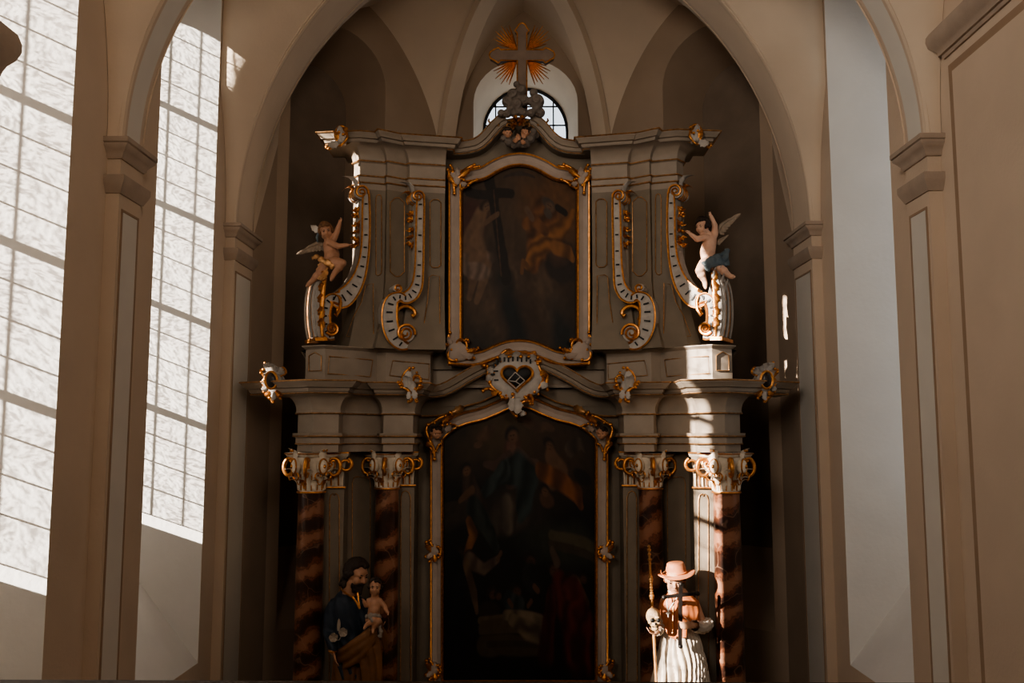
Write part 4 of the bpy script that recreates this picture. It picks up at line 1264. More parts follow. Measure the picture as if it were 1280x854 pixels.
# heart cartouche in the middle
YH = 11.62
sh = []
for i in range(72):
    a = 2 * PI * i / 72
    rr = 1 + 0.06 * math.cos(9 * a)
    sh.append((646 + math.cos(a) * 33 * rr, 473 + math.sin(a) * (27 if math.sin(a) > 0 else 30) * rr))
slt = []
for x, y in ((625, 450), (630.5, 449.5), (635.5, 450), (641, 449), (647, 449), (652, 450), (658, 449.5), (621, 453), (617.5, 457), (663, 452)):
    slt.append([P(x + a, y + c, YH - 0.055) for a, c in ((-1, -3), (1, -3), (1, 2.5), (-1, 2.5))])
for x, y in ((620, 464), (620.5, 475), (616, 468)):
    slt.append([P(x + a, y + c, YH - 0.05) for a, c in ((-3, -0.9), (2.6, -0.9), (2.6, 0.9), (-3, 0.9))])
hc_ = ornament('heart_cartouche', RT, sh, YH, 0.16, bulge=0.05, slits=slt,
    strokes=[([(618, 466), (613, 462), (608, 459), (604, 457)], .02), ([(609, 458), (610, 466), (609, 475), (612, 477)], .022), ([(612, 478), (615, 483), (621, 489), (626, 491)], .022), ([(604, 488), (611, 486), (618, 489)], .02), ([(625, 492), (628, 498), (634, 498), (633, 494)], .022),
             ([(624, 446), (630, 440), (637, 438), (641, 443), (638, 446)], .022), ([(652, 446), (655, 440), (662, 442), (668, 441), (672, 447)], .022), ([(668, 441), (672, 447), (670, 452), (675, 452)], .022), ([(672, 455), (676, 464), (678, 474), (675, 483), (668, 490)], .022), ([(680, 466), (684, 470), (683, 480), (684, 487)], .022), ([(656, 496), (662, 493), (666, 500), (660, 502), (658, 498)], .022),
             ([(643, 492), (641, 500), (639, 509), (640, 515), (645, 520)], .024), ([(650, 505), (656, 502), (663, 502), (665, 505)], .022), ([(650, 502), (648, 509), (651, 515), (656, 517)], .022), ([(617, 450), (622, 447), (626, 452)], .018), ([(610, 470), (618, 464), (619, 457)], .018)],
    leaves=[(640, 498, 640, 518, .05, 0), (648, 498, 646, 522, .06, 0), (652, 514, 655, 522, .04, 0), (630, 452, 626, 440, .05, 0), (646, 450, 646, 437, .06, 0), (664, 452, 668, 441, .05, 0), (676, 470, 684, 464, .05, 1), (678, 478, 683, 488, .05, 0), (615, 474, 606, 470, .05, 0), (616, 466, 609, 458, .045, 0), (622, 490, 612, 494, .04, 1)],
    beads=[(605, 457, .028), (604, 489, .026), (628, 497, .03), (641, 493, .026), (663, 505, .024), (622, 447, .024), (636, 446, .02), (651, 446, .026), (661, 446, .022), (673, 493, .02)], label='large pale shell cartouche framing a black heart')
hp = []
for i in range(60):
    t = 2 * PI * i / 60
    x = 16 * math.sin(t) ** 3; y = 13 * math.cos(t) - 5 * math.cos(2 * t) - 2 * math.cos(3 * t) - math.cos(4 * t)
    hp.append((646.3 + x * 1.22, 471.0 - y * 1.09))
b = MB(); b.dome([P(x, y, YH - 0.06) for x, y in hp], (0, 0.04, 0), 0.035); ht = b.build('heart', BLACK, hc_)
b = MB(); b.tube([P(x, y, YH - 0.068) for x, y in hp], 0.020, seg=6, closed=True); b.build('gilded_rim', GOLD, hc_)
b = MB()
LZ = [(644, 465.5), (656, 476), (644.5, 486), (634, 476.5)]
def em(*p):
    b.tube([P(x, y, YH - 0.112) for x, y in p], 0.0075, seg=5)
for i in range(4): em(LZ[i], LZ[(i + 1) % 4])
em((635, 476), (644.5, 477.0), (650, 471.5)); em((644.5, 477), (650.5, 481))
emb = b.build('emblem', PALE, ht); emb['label'] = 'pale outlined box emblem'
# thin moulding that follows the arch between cornice and lower frame
b = MB()
pts = smooth_pts([Vector((x, y, 0)) for x, y in ((521, 520.5), (545, 520), (560, 517), (572, 512), (583, 507.5), (600, 503), (613, 497), (624, 491.5), (634, 489))], 5)
b.tube([P(p.x, p.y, YCN + 0.02) for p in pts], 0.014, seg=6)
b.leaf(P(566, 516, YCN), P(585, 506, YCN) - P(566, 516, YCN), (0, -1, 0), 0.22, 0.05)
m1 = b.build('arched_moulding', GOLDL, RT); both(m1, RT)
# ================================================================== painted altarpieces in gilded frames
def loop_frame(pts_px, Y, prof, mats_i, closed=True, n=6, sm=True):
    # frame moulding around a closed outline; profile points are (outwards in the picture plane, towards the viewer)
    q = [P(x, y, Y) for x, y in pts_px]
    N = len(q); mb = MB(); rows = []
    area_ = sum(q[i].x * q[(i + 1) % N].z - q[(i + 1) % N].x * q[i].z for i in range(N))
    sg = 1 if area_ > 0 else -1
    for i in range(N):
        a, b, c = q[i - 1], q[i], q[(i + 1) % N]
        def nn(u, v):
            t = (v - u); l = math.hypot(t.x, t.z) or 1; return Vector((t.z / l, 0, -t.x / l)) * sg
        n1, n2 = nn(a, b), nn(b, c); m = (n1 + n2) / max(0.5, 1 + n1.dot(n2))
        rows.append([b + m * o - Vector((0, d, 0)) for o, d in prof])
    rows.append(rows[0])
    for j in range(len(prof)):
        k = (j + 1) % len(prof)
        mb.grid([[r[j], r[k]] for r in rows], mats_i[j])
    return mb
class Paint:
    # a small oil sketch: soft strokes laid on a grid of colour, later carried by the canvas as a colour attribute
    def __init__(s, nx, ny, base):
        s.nx, s.ny = nx, ny
        s.X, s.Y = np.meshgrid(np.linspace(0, 1, nx), np.linspace(0, 1, ny))
        s.c = np.zeros((ny, nx, 3)) + np.array(base)
        r = np.random.RandomState(5); s.n1 = s.noise(r, 6); s.n2 = s.noise(r, 18); s.n3 = s.noise(r, 40)
    def noise(s, r, k):
        g = r.rand(k + 2, k + 2); x = s.X * k; y = s.Y * k; i = x.astype(int); j = y.astype(int); fx = x - i; fy = y - j
        fx = fx * fx * (3 - 2 * fx); fy = fy * fy * (3 - 2 * fy)
        return (g[j, i] * (1 - fx) + g[j, i + 1] * fx) * (1 - fy) + (g[j + 1, i] * (1 - fx) + g[j + 1, i + 1] * fx) * fy
    def lay(s, a, col, folds=0.0, ang=0.0, fr=60):
        col = np.array(col)
        sh = 1 + folds * np.sin((s.X * math.cos(ang) + s.Y * math.sin(ang)) * fr + 7 * s.n1 + 4 * s.n2)
        a = np.clip(a, 0, 1)[..., None]
        s.c = s.c * (1 - a) + a * np.clip(col * sh[..., None], 0, 1)
    def ell(s, x, y, rx, ry, col, ang=0, soft=0.16, al=1, **k):
        dx = s.X - x; dy = s.Y - y; c, n = math.cos(ang), math.sin(ang)
        u = (dx * c + dy * n) / rx; v = (-dx * n + dy * c) / ry
        d = np.sqrt(u * u + v * v) + (s.n2 - 0.5) * 0.35
        s.lay((1 + soft - d) / (2 * soft) * al, col, **k)
    def stroke(s, pts, w, col, soft=0.18, al=1, **k):
        d = np.full(s.X.shape, 9.0)
        W = w if isinstance(w, (list, tuple)) else [w] * len(pts)
        for i in range(len(pts) - 1):
            a = np.array(pts[i]); b = np.array(pts[i + 1]); ab = b - a; L = (ab ** 2).sum() or 1e-9
            t = np.clip(((s.X - a[0]) * ab[0] + (s.Y - a[1]) * ab[1]) / L, 0, 1)
            ww = W[i] + (W[i + 1] - W[i]) * t
            d = np.minimum(d, np.hypot(s.X - a[0] - ab[0] * t, (s.Y - a[1] - ab[1] * t)) / ww)
        d = d + (s.n2 - 0.5) * 0.3
        s.lay((1 + soft - d) / (2 * soft) * al, col, **k)
    def head(s, x, y, r, skin, hair, ang=0.0, asp=1.0):
        s.ell(x - r * .15, y - r * .25, r * 1.12, r * 1.2 * asp, hair, soft=.2)
        s.ell(x + r * .1, y + r * .12, r * .78, r * .98 * asp, skin, ang, soft=.3)
        s.ell(x + r * .25, y - r * .05, r * .16, r * .10 * asp, [c * .35 for c in skin], soft=.5); s.ell(x - r * .2, y - r * .05, r * .16, r * .10 * asp, [c * .35 for c in skin], soft=.5)
        s.ell(x + r * .05, y + r * .6 * asp, r * .2, r * .08 * asp, [skin[0] * .6, skin[1] * .3, skin[2] * .3], soft=.5)
def canvas(pc, fx, Y, top, bot, name, parent, gain=1.0):
    # fx(u) -> photo column; top(x), bot(x) -> photo rows of the opening
    mb = MB(); rows = []
    for j in range(pc.ny):
        v = j / (pc.ny - 1); row = []
        for i in range(pc.nx):
            x = fx(i / (pc.nx - 1)); y = top(x) + (bot(x) - top(x)) * v
            row.append(P(x, y, Y))
        rows.append(row)
    mb.grid(rows)
    m = bpy.data.materials.new('oil_paint_' + name); m.use_nodes = True
    nt = m.node_tree; b = nt.nodes['Principled BSDF']; b.inputs['Roughness'].default_value = 0.5; b.inputs['Specular IOR Level'].default_value = 0.2
    at = nt.nodes.new('ShaderNodeAttribute'); at.attribute_name = 'paint'
    nt.links.new(at.outputs['Color'], b.inputs['Base Color'])
    o = mb.build('canvas', m, parent, smooth=False, fixn=False)
    ca = o.data.color_attributes.new('paint', 'FLOAT_COLOR', 'POINT')
    col = np.ones((pc.ny * pc.nx, 4)); col[:, :3] = np.clip(pc.c.reshape(-1, 3) * gain * (0.85 + 0.3 * pc.n3.reshape(-1, 1)), 0, 1)
    ca.data.foreach_set('color', col.ravel())
    return o
def interp(pts):
    xs = [p[0] for p in pts]; ys = [p[1] for p in pts]
    return lambda x: float(np.interp(x, xs, ys))
MX = lambda pts, c=649.0: pts + [(2 * c - x, y) for x, y in pts[::-1] if abs(x - c) > 0.01]
PR_ = [(-0.088, 0.0), (-0.098, 0.045), (-0.080, 0.075), (-0.062, 0.07), (-0.055, 0.045), (0.0, 0.03), (0.052, 0.05), (0.060, 0.08), (0.08, 0.09), (0.095, 0.05), (0.095, 0.0)]
MI_ = [2, 1, 1, 0, 0, 0, 0, 1, 1, 1, 0]

# ---- upper painting: seated figure with a great cross, old man with a globe, clouds
YU = 11.66
up_top = smooth_pts([Vector((x, y, 0)) for x, y in ((569, 222.5), (584, 221.5), (603, 218), (619, 209), (635, 202.5), (649, 200.5))], 5)
up_bot = smooth_pts([Vector((x, y, 0)) for x, y in ((569, 448.5), (590, 449.5), (606, 446.5), (620, 440.5), (635, 435), (649, 433.5))], 5)
topL = [(p.x, p.y) for p in up_top]; botL = [(p.x, p.y) for p in up_bot]
outl = MX(topL) + MX(botL)[::-1]
pu = empty('altar_painting', P(649, 330, YU), 'smaller dark painting of a cross and two seated figures, upper storey of the altar', 'painting')
fr_u = loop_frame(outl, YU, PR_, MI_).build('frame', [ROSE, GOLD, ROSE], pu, angle=50)
pc = Paint(170, 250, (0.060, 0.036, 0.020))
bg_ = (0.105, 0.062, 0.033)
pc.ell(.5, .22, .42, .26, bg_, soft=.6)
pc.ell(.76, .22, .22, .16, (0.17, 0.075, 0.026), soft=.5)
pc.ell(.83, .13, .13, .10, (0.19, 0.085, 0.03), soft=.5)
pc.ell(.08, .24, .16, .12, (0.09, .03, .018), soft=.4)
pc.stroke([(.38, .075), (.5, .068), (.62, .075)], [.006, .012, .006], (.06, .04, .03)); pc.ell(.5, .07, .03, .012, (.07, .05, .035))
for x, y, rx, ry, c in ((.5, .80, .42, .12, (.10, .058, .032)), (.28, .76, .2, .09, (.12, .072, .042)), (.74, .72, .26, .10, (.125, .075, .042)), (.52, .72, .20, .05, (.135, .082, .048)), (.2, .9, .2, .08, (.05, .035, .022)), (.55, .86, .24, .11, (.07, .04, .022)), (.15, .72, .12, .06, (.11, .066, .038)), (.85, .9, .2, .09, (.02, .022, .02)), (.5, .97, .5, .07, (.014, .016, .014))):
    pc.ell(x, y, rx, ry, c, soft=.5, folds=.12, ang=1.2, fr=30)
# left figure, seated beside the cross
pc.ell(.15, .40, .10, .06, (.15, .085, .05), ang=.3, folds=.25, ang_=0) if False else pc.ell(.17, .47, .13, .06, (.20, .125, .085), ang=.25, folds=.3, fr=70)
pc.stroke([(.20, .22), (.14, .33), (.17, .44)], [.05, .075, .07], (.22, .125, .07), folds=.1)
pc.stroke([(.13, .28), (.06, .38), (.16, .42)], [.028, .026, .02], (.20, .112, .062))
pc.stroke([(.20, .49), (.25, .52), (.20, .62), (.17, .68)], [.045, .04, .03, .022], (.20, .115, .065))
pc.stroke([(.12, .50), (.14, .57), (.11, .66)], [.04, .032, .02], (.17, .095, .052))
pc.ell(.16, .52, .14, .045, (.21, .14, .10), ang=.3, folds=.3, fr=80)
pc.head(.245, .185, .042, (.20, .115, .065), (.05, .026, .014), asp=.66)
# cross
pc.stroke([(.245, -.02), (.30, .18), (.40, .63)], .036, (.022, .014, .009), soft=.1)
pc.stroke([(.10, .08), (.44, .175)], .026, (.024, .015, .01), soft=.1)
pc.stroke([(.30, .12), (.36, .60)], .004, (.11, .055, .026), soft=.3)
pc.stroke([(.24, .27), (.33, .26)], .018, (.18, .10, .055))
# right figure: bearded old man in orange drapery, hand on a globe
pc.ell(.84, .48, .15, .11, (.035, .024, .018), soft=.15); pc.ell(.80, .44, .07, .045, (.10, .05, .028), soft=.6)
pc.stroke([(.72, .26), (.66, .38), (.60, .55)], [.10, .10, .05], (.16, .062, .02), folds=.5, ang=.6, fr=60)
pc.stroke([(.92, .20), (.78, .33), (.62, .48), (.57, .56)], [.03, .055, .05, .03], (.26, .105, .028), folds=.45, ang=.9, fr=90)
pc.stroke([(.55, .34), (.62, .31), (.70, .34)], [.03, .04, .03], (.19, .075, .024), folds=.3)
pc.stroke([(.56, .26), (.60, .30)], .02, (.17, .095, .055)); pc.stroke([(.78, .40), (.88, .41), (.92, .45)], [.04, .035, .02], (.24, .10, .03), folds=.4)
pc.head(.735, .19, .042, (.17, .095, .055), (.085, .062, .045), asp=.66); pc.ell(.725, .235, .03, .028, (.11, .08, .058))
pc.stroke([(.80, .18), (.86, .20)], .02, (.02, .012, .008)); pc.stroke([(.52, .60), (.53, .54), (.56, .56)], .015, (.19, .08, .026))
tU, bU = interp(MX(topL)), interp(MX(botL))
canvas(pc, lambda u: 569 + 160 * u, YU + 0.005, tU, bU, 'upper', pu, 0.50)
# corner ornaments of the upper frame
def corner(parent, cx_, cy_, Y, kind):
    if kind == 'top':
        o = ornament('corner_ornament', parent, scallop(cx_ + 1, cy_ + 2, 8, 9, 5, .1), Y, .06,
            strokes=[([(cx_ - 1, cy_ + 22), (cx_ - 2, cy_ + 10), (cx_ - 6, cy_ + 2), (cx_ - 9, cy_ - 8)], .02), ([(cx_, cy_ + 12), (cx_ - 3, cy_ + 2), (cx_ - 3, cy_ - 8), (cx_ - 6, cy_ - 13)], .018), ([(cx_ + 1, cy_ + 12), (cx_ + 4, cy_ + 3), (cx_ + 6, cy_ - 4)], .016), ([(cx_ + 8, cy_ + 4), (cx_ + 9, cy_ - 4), (cx_ + 16, cy_ - 10), (cx_ + 24, cy_ - 14)], .020), ([(cx_ + 10, cy_), (cx_ + 20, cy_ - 9), (cx_ + 30, cy_ - 12)], .018), ([(cx_ + 8, cy_ + 16), (cx_ + 14, cy_ + 13), (cx_ + 20, cy_ + 8), (cx_ + 27, cy_ + 5)], .020)],
            leaves=[(cx_ - 2, cy_ + 8, cx_ - 11, cy_ - 2, .035, 1), (cx_ + 4, cy_ + 2, cx_ + 22, cy_ - 10, .04, 1), (cx_ + 2, cy_ + 2, cx_ + 4, cy_ - 12, .04, 0), (cx_ + 8, cy_ + 8, cx_ + 16, cy_ + 14, .035, 0)], beads=[(cx_ + 11, cy_ + 5, .022), (cx_ + 16, cy_ + 12, .02)], pm=ROSE)
    else:
        o = ornament('corner_ornament', parent, [(cx_ - 9, cy_ - 4), (cx_ - 4, cy_ - 10), (cx_ + 6, cy_ - 12), (cx_ + 14, cy_ - 6), (cx_ + 24, cy_ + 2), (cx_ + 24, cy_ + 9), (cx_ + 12, cy_ + 13), (cx_, cy_ + 14), (cx_ - 8, cy_ + 12), (cx_ - 11, cy_ + 4)], Y, .06,
            strokes=[([(cx_ - 6, cy_ - 22), (cx_ - 8, cy_ - 16), (cx_ - 6, cy_ - 12), (cx_ - 9, cy_ - 6), (cx_ - 11, cy_ - 7)], .022), (arc(cx_ + 9, cy_ - 6, 6.5, 7.5, 100, 430, 14), .018), ([(cx_ + 5, cy_ - 2), (cx_ + 8, cy_ + 5), (cx_ + 15, cy_ + 10), (cx_ + 24, cy_ + 10)], .02), (arc(cx_ - 1, cy_ + 6, 7, 7, 250, 60, 10), .022), ([(cx_ + 16, cy_ - 1), (cx_ + 22, cy_ + 2), (cx_ + 30, cy_ - 3)], .02), ([(cx_ + 13, cy_ - 12), (cx_ + 16, cy_ - 14), (cx_ + 17, cy_ - 11)], .018)],
            leaves=[(cx_ + 8, cy_ + 4, cx_ + 26, cy_ + 11, .04, 0), (cx_ - 4, cy_ - 8, cx_ - 10, cy_ - 18, .035, 0), (cx_ + 16, cy_ + 2, cx_ + 30, cy_ - 2, .03, 1)], beads=[(cx_ + 17, cy_ - 13, .02), (cx_ + 30, cy_ - 3, .02)], pm=ROSE)
    n_ = mirror_mesh(o, c=P(649, 330, Y).x); n_.parent = parent; n_.matrix_parent_inverse = o.matrix_parent_inverse.copy()
    for ch in o.children:
        k = mirror_mesh(ch, c=P(649, 330, Y).x); k.parent = n_; k.matrix_parent_inverse = ch.matrix_parent_inverse.copy()
    return o
corner(pu, 569, 220, YU - 0.08, 'top'); corner(pu, 568, 438, YU - 0.08, 'bot')

# ---- lower painting: a woman borne up on clouds over a crowd around an open tomb
YL = 11.90
lo_top = smooth_pts([Vector((x, y, 0)) for x, y in ((546, 548), (552, 541), (564, 531), (580, 523.5), (600, 518.5), (618, 511.5), (634, 504.5), (649, 501.5))], 5)
topL = [(p.x, p.y) for p in lo_top]; botL = [(546, 859), (600, 858.5), (649, 858.5)]
outl = MX(topL) + MX(botL)[::-1]
pl_ = empty('altar_painting', P(649, 700, YL), 'large dark painting of a woman rising over a crowd, between the inner columns', 'painting')
loop_frame(outl, YL, [(a * 0.95, b) for a, b in PR_], MI_).build('frame', [ROSE, GOLD, ROSE], pl_, angle=50)
pc = Paint(200, 330, (0.010, 0.008, 0.006))
lx = lambda px: (px - 546) / 206.0
ly = lambda py: (py - 520) / 338.0          # rough rows below the arch of the opening
def E(x, y, rx, ry, c, **k): pc.ell(lx(x), ly(y), rx / 206, ry / 338, c, **k)
def K(pts, w, c, **k): pc.stroke([(lx(x), ly(y)) for x, y in pts], [a / 260 for a in (w if isinstance(w, list) else [w] * len(pts))], c, **k)
def HD(x, y, r, skin=(.15, .075, .038), hair=(.02, .012, .008)): pc.head(lx(x), ly(y), r / 206, skin, hair, asp=.61)
E(648, 555, 80, 40, (.055, .034, .016), soft=.6); E(640, 545, 50, 28, (.085, .052, .022), soft=.6); E(700, 570, 40, 40, (.05, .028, .014), soft=.6)
E(705, 680, 55, 26, (.03, .034, .022), soft=.4)
K([(690, 672), (755, 678)], [6, 8], (.085, .07, .04), soft=.2); K([(688, 682), (755, 690)], [4, 5], (.05, .04, .024))
E(575, 640, 30, 14, (.04, .03, .018), soft=.5); K([(553, 622), (580, 630), (600, 622)], 5, (.04, .028, .016))
for x, y, rx, ry in ((605, 548, 10, 8), (612, 543, 8, 7), (668, 545, 14, 7), (684, 540, 8, 6), (598, 557, 7, 5)): E(x, y, rx, ry, (.10, .052, .026), folds=.3)
E(645, 640, 44, 26, (.035, .026, .018), soft=.5); E(635, 655, 22, 20, (.075, .058, .040), soft=.4, folds=.2)
# rising woman: red-brown bodice, blue-green mantle, arms spread
K([(640, 575), (640, 600)], [13, 16], (.12, .05, .03), folds=.3); K([(640, 578), (641, 592)], 7, (.15, .075, .045))
K([(636, 583), (618, 590), (606, 583)], [6, 5, 3], (.085, .045, .03)); K([(648, 582), (662, 592), (672, 588)], [6, 5, 3], (.10, .055, .035))
K([(630, 602), (645, 600), (660, 608), (655, 640), (650, 655)], [12, 16, 15, 13, 8], (.022, .034, .032), folds=.6, ang=.4, fr=60)
K([(630, 600), (612, 612), (602, 622)], [10, 9, 5], (.026, .038, .034), folds=.5)
K([(632, 640), (636, 658)], [10, 14], (.085, .065, .046), folds=.5)
HD(640, 560, 7.5)
# angels left and right
K([(585, 590), (588, 612), (600, 634)], [9, 12, 10], (.05, .03, .018), folds=.4); HD(583, 586, 6); K([(590, 612), (575, 622)], [5, 3], (.12, .06, .03)); K([(592, 634), (608, 660), (620, 690)], [12, 9, 5], (.022, .028, .022), folds=.5); K([(586, 650), (592, 668), (583, 690)], [5, 6, 4], (.17, .07, .022), folds=.5)
K([(690, 575), (700, 592), (690, 604)], [10, 12, 9], (.15, .078, .04)); HD(687, 562, 7); K([(676, 597), (696, 600), (720, 612), (726, 628)], [8, 10, 9, 4], (.19, .068, .02), folds=.5); K([(712, 560), (726, 548), (733, 556)], [8, 6, 3], (.065, .042, .026), folds=.5); E(683, 630, 9, 10, (.10, .05, .026)); HD(681, 620, 5.5)
E(728, 590, 12, 10, (.012, .009, .008)); 
# crowd
for x, y, r in ((572, 690, 6.5), (588, 695, 5.5), (663, 708, 6.5), (616, 745, 6), (623, 748, 5), (646, 745, 6.5), (692, 714, 6.5), (716, 722, 5.5), (729, 720, 5.5)):
    HD(x, y, r, (.085, .042, .021))
K([(586, 700), (605, 712), (622, 704)], [8, 6, 4], (.10, .066, .045), folds=.4); K([(622, 704), (626, 697)], 2.6, (.12, .065, .035))
K([(582, 702), (592, 740), (596, 765)], [5, 5, 3], (.10, .06, .03), folds=.4); K([(566, 700), (566, 760), (570, 830)], [15, 17, 14], (.007, .008, .008), folds=.3); E(664, 728, 13, 18, (.016, .014, .012), folds=.3)
K([(635, 755), (650, 760)], [8, 8], (.03, .038, .035), folds=.4); K([(640, 762), (636, 756)], 2.6, (.12, .06, .032)); K([(660, 762), (664, 756)], 2.6, (.12, .06, .032)); K([(690, 690), (696, 704)], [4, 5], (.09, .06, .04)); K([(672, 742), (668, 738)], 3, (.12, .06, .03))
K([(612, 768), (618, 762)], 2.6, (.10, .05, .026)); K([(720, 728), (732, 750)], [8, 6], (.11, .06, .026), folds=.4)
E(612, 765, 14, 12, (.03, .02, .012)); 
# tomb with a white cloth, man in a red cloak
K([(600, 776), (676, 776)], [4, 4], (.10, .07, .035), soft=.15); K([(604, 786), (680, 786)], [8, 8], (.072, .05, .026), soft=.15); K([(600, 796), (680, 797)], 1.6, (.02, .014, .008), soft=.2); K([(604, 808), (680, 810)], [10, 10], (.06, .042, .022), soft=.15); K([(610, 806), (670, 808)], 3, (.04, .028, .015), soft=.2)
K([(632, 772), (660, 775), (676, 778)], [5, 6, 6], (.14, .105, .066), folds=.4); K([(640, 778), (660, 792), (676, 796)], [6, 10, 10], (.12, .088, .054), folds=.5, ang=1.0, fr=50)
K([(700, 730), (712, 745), (722, 780), (726, 822)], [12, 20, 26, 24], (.075, .012, .008), folds=.5, ang=.3, fr=40); K([(690, 740), (686, 780), (682, 820)], [6, 10, 14], (.055, .010, .007), folds=.4); E(716, 735, 14, 14, (.09, .016, .010), folds=.3)
E(640, 845, 90, 16, (.007, .006, .005), soft=.5)
tL, bL = interp(MX(topL)), interp(MX(botL))
canvas(pc, lambda u: 546 + 206 * u, YL + 0.005, tL, bL, 'lower', pl_, 0.55)
# cherub heads in scrolled shells on the shoulders of the frame
def cherub_corner(cx_, cy_, Y, parent):
    o = ornament('corner_ornament', parent, None, Y, .06,
        strokes=[([(cx_ - 2, cy_ + 34), (cx_ - 3, cy_ + 22), (cx_ - 9, cy_ + 8), (cx_ - 12, cy_ - 2), (cx_ - 10, cy_ - 9)], .022), ([(cx_ - 9, cy_ - 9), (cx_ - 2, cy_ - 13), (cx_ + 6, cy_ - 18), (cx_ + 12, cy_ - 20)], .022), ([(cx_ + 8, cy_ - 8), (cx_ + 12, cy_ - 14), (cx_ + 20, cy_ - 21), (cx_ + 18, cy_ - 24)], .022), ([(cx_ - 11, cy_ + 16), (cx_ - 6, cy_ + 21), (cx_ - 4, cy_ + 26)], .016), ([(cx_, cy_ + 24), (cx_ + 3, cy_ + 17), (cx_ + 6, cy_ + 15)], .016), ([(cx_ + 14, cy_ - 6), (cx_ + 22, cy_ - 9), (cx_ + 26, cy_ - 7)], .014)],
        leaves=[(cx_ + 8, cy_ - 12, cx_ + 24, cy_ - 22, .04, 1), (cx_ - 4, cy_ + 18, cx_ - 14, cy_ + 12, .03, 1), (cx_ + 12, cy_ - 2, cx_ + 22, cy_ - 8, .04, 0)], beads=[(cx_ + 14, cy_ - 9, .02), (cx_ + 18, cy_ - 10, .02), (cx_ - 2, cy_ - 11, .02)], pm=ROSE)
    return o
def cherub_head(c, r, parent, look=(0, -1, 0), name='cherub_head', skin=None):
    # small child's head: face, cheeks, nose, brow, chin; curly hair as a part
    look = Vector(look).normalized(); upz = Vector((0, 0, 1)); s_ = look.cross(upz).normalized(); up2 = s_.cross(look)
    c = Vector(c); q = lambda a, b, d: c + s_ * (a * r) + up2 * (b * r) + look * (d * r)
    b = MB()
    b.ell(c, (r, r, r * 1.05)); b.ell(q(0, -.35, .35), r * .72)
    for sg in (-1, 1):
        b.ell(q(sg * .42, -.28, .62), r * .36); b.ell(q(sg * 1.0, -.08, -.05), (r * .15, r * .18, r * .26))
    b.ell(q(0, -.12, 1.02), r * .15); b.ell(q(0, .06, .95), r * .11); b.ell(q(0, -.78, .66), r * .24)
    b.ell(q(0, -.46, .98), (r * .20, r * .12, r * .07)); b.ell(q(0, -.56, .95), (r * .15, r * .11, r * .06)); b.ell(q(0, .32, .76), (r * .6, r * .3, r * .3))
    o = fuse(b, name, skin or SKIND, parent, voxel=r * .085, smooth=2)
    h = MB(); rn = random.Random(int(c.x * 1000))
    for i in range(34):
        a = rn.uniform(0, 2 * PI); e_ = rn.uniform(-.1, 1)
        d = s_ * math.cos(a) * math.cos(e_ * 1.4) + look * math.sin(a) * math.cos(e_ * 1.4) + up2 * math.sin(e_ * 1.4 + .1)
        if d.dot(look) > .55 and d.dot(up2) < .62: continue
        if d.dot(up2) < -.1 and d.dot(look) > 0: continue
        h.ell(c + d * r * .98, r * rn.uniform(.22, .34), u=8, w=6)
    fuse(h, 'hair', HAIRD, o, voxel=r * .09, smooth=1)
    for sg in (-1, 1):
        ey = MB(); ey.ell(q(sg * .33, .05, .87), r * .10, u=8, w=6); ey.build('eye', BLACK, o)
    return o
cxm = P(649, 330, YL).x
for lx_, kk in ((545.5, 0), (752.5, 1)):
    c = P(lx_, 541, YL - 0.16); cherub_head(c, 0.075, pl_, (0.35 if kk == 0 else -0.35, -1, -0.35), skin=SKIND)
o = cherub_corner(545, 540, YL - 0.10, pl_)
n_ = mirror_mesh(o, c=cxm); n_.parent = pl_; n_.matrix_parent_inverse = o.matrix_parent_inverse.copy()
for ch in o.children:
    k_ = mirror_mesh(ch, c=cxm); k_.parent = n_; k_.matrix_parent_inverse = ch.matrix_parent_inverse.copy()
# small scrolls half way up and at the foot of the frame
for cy_ in (690, 838):
    x0 = 541
    o = ornament('side_ornament', pl_, scallop(x0 + 1, cy_, 6, 9, 5, .12), YL - .08, .05,
        strokes=[([(x0 - 8, cy_ - 12), (x0 - 6, cy_ - 5), (x0 + 2, cy_), (x0 + 9, cy_ + 3)], .02), ([(x0 - 9, cy_ + 6), (x0 - 4, cy_ + 3), (x0 - 1, cy_ + 8), (x0 - 4, cy_ + 12)], .02), ([(x0 - 4, cy_ - 14), (x0, cy_ - 7), (x0 + 7, cy_ - 6)], .018), ([(x0 + 9, cy_ - 4), (x0 + 10, cy_ + 4), (x0 + 7, cy_ + 7)], .016)] + ([(arc(x0 + 1, cy_ + 4, 7, 7, 180, 480, 10), .018)] if cy_ > 800 else []),
        leaves=[(x0 - 2, cy_, x0 - 10, cy_ - 12, .03, 1), (x0, cy_ + 2, x0 - 9, cy_ + 9, .03, 0), (x0 + 2, cy_ + 4, x0 + 3, cy_ + 15, .03, 1)], pm=ROSE)
    n_ = mirror_mesh(o, c=cxm); n_.parent = pl_; n_.matrix_parent_inverse = o.matrix_parent_inverse.copy()
    for ch in o.children:
        k_ = mirror_mesh(ch, c=cxm); k_.parent = n_; k_.matrix_parent_inverse = ch.matrix_parent_inverse.copy()
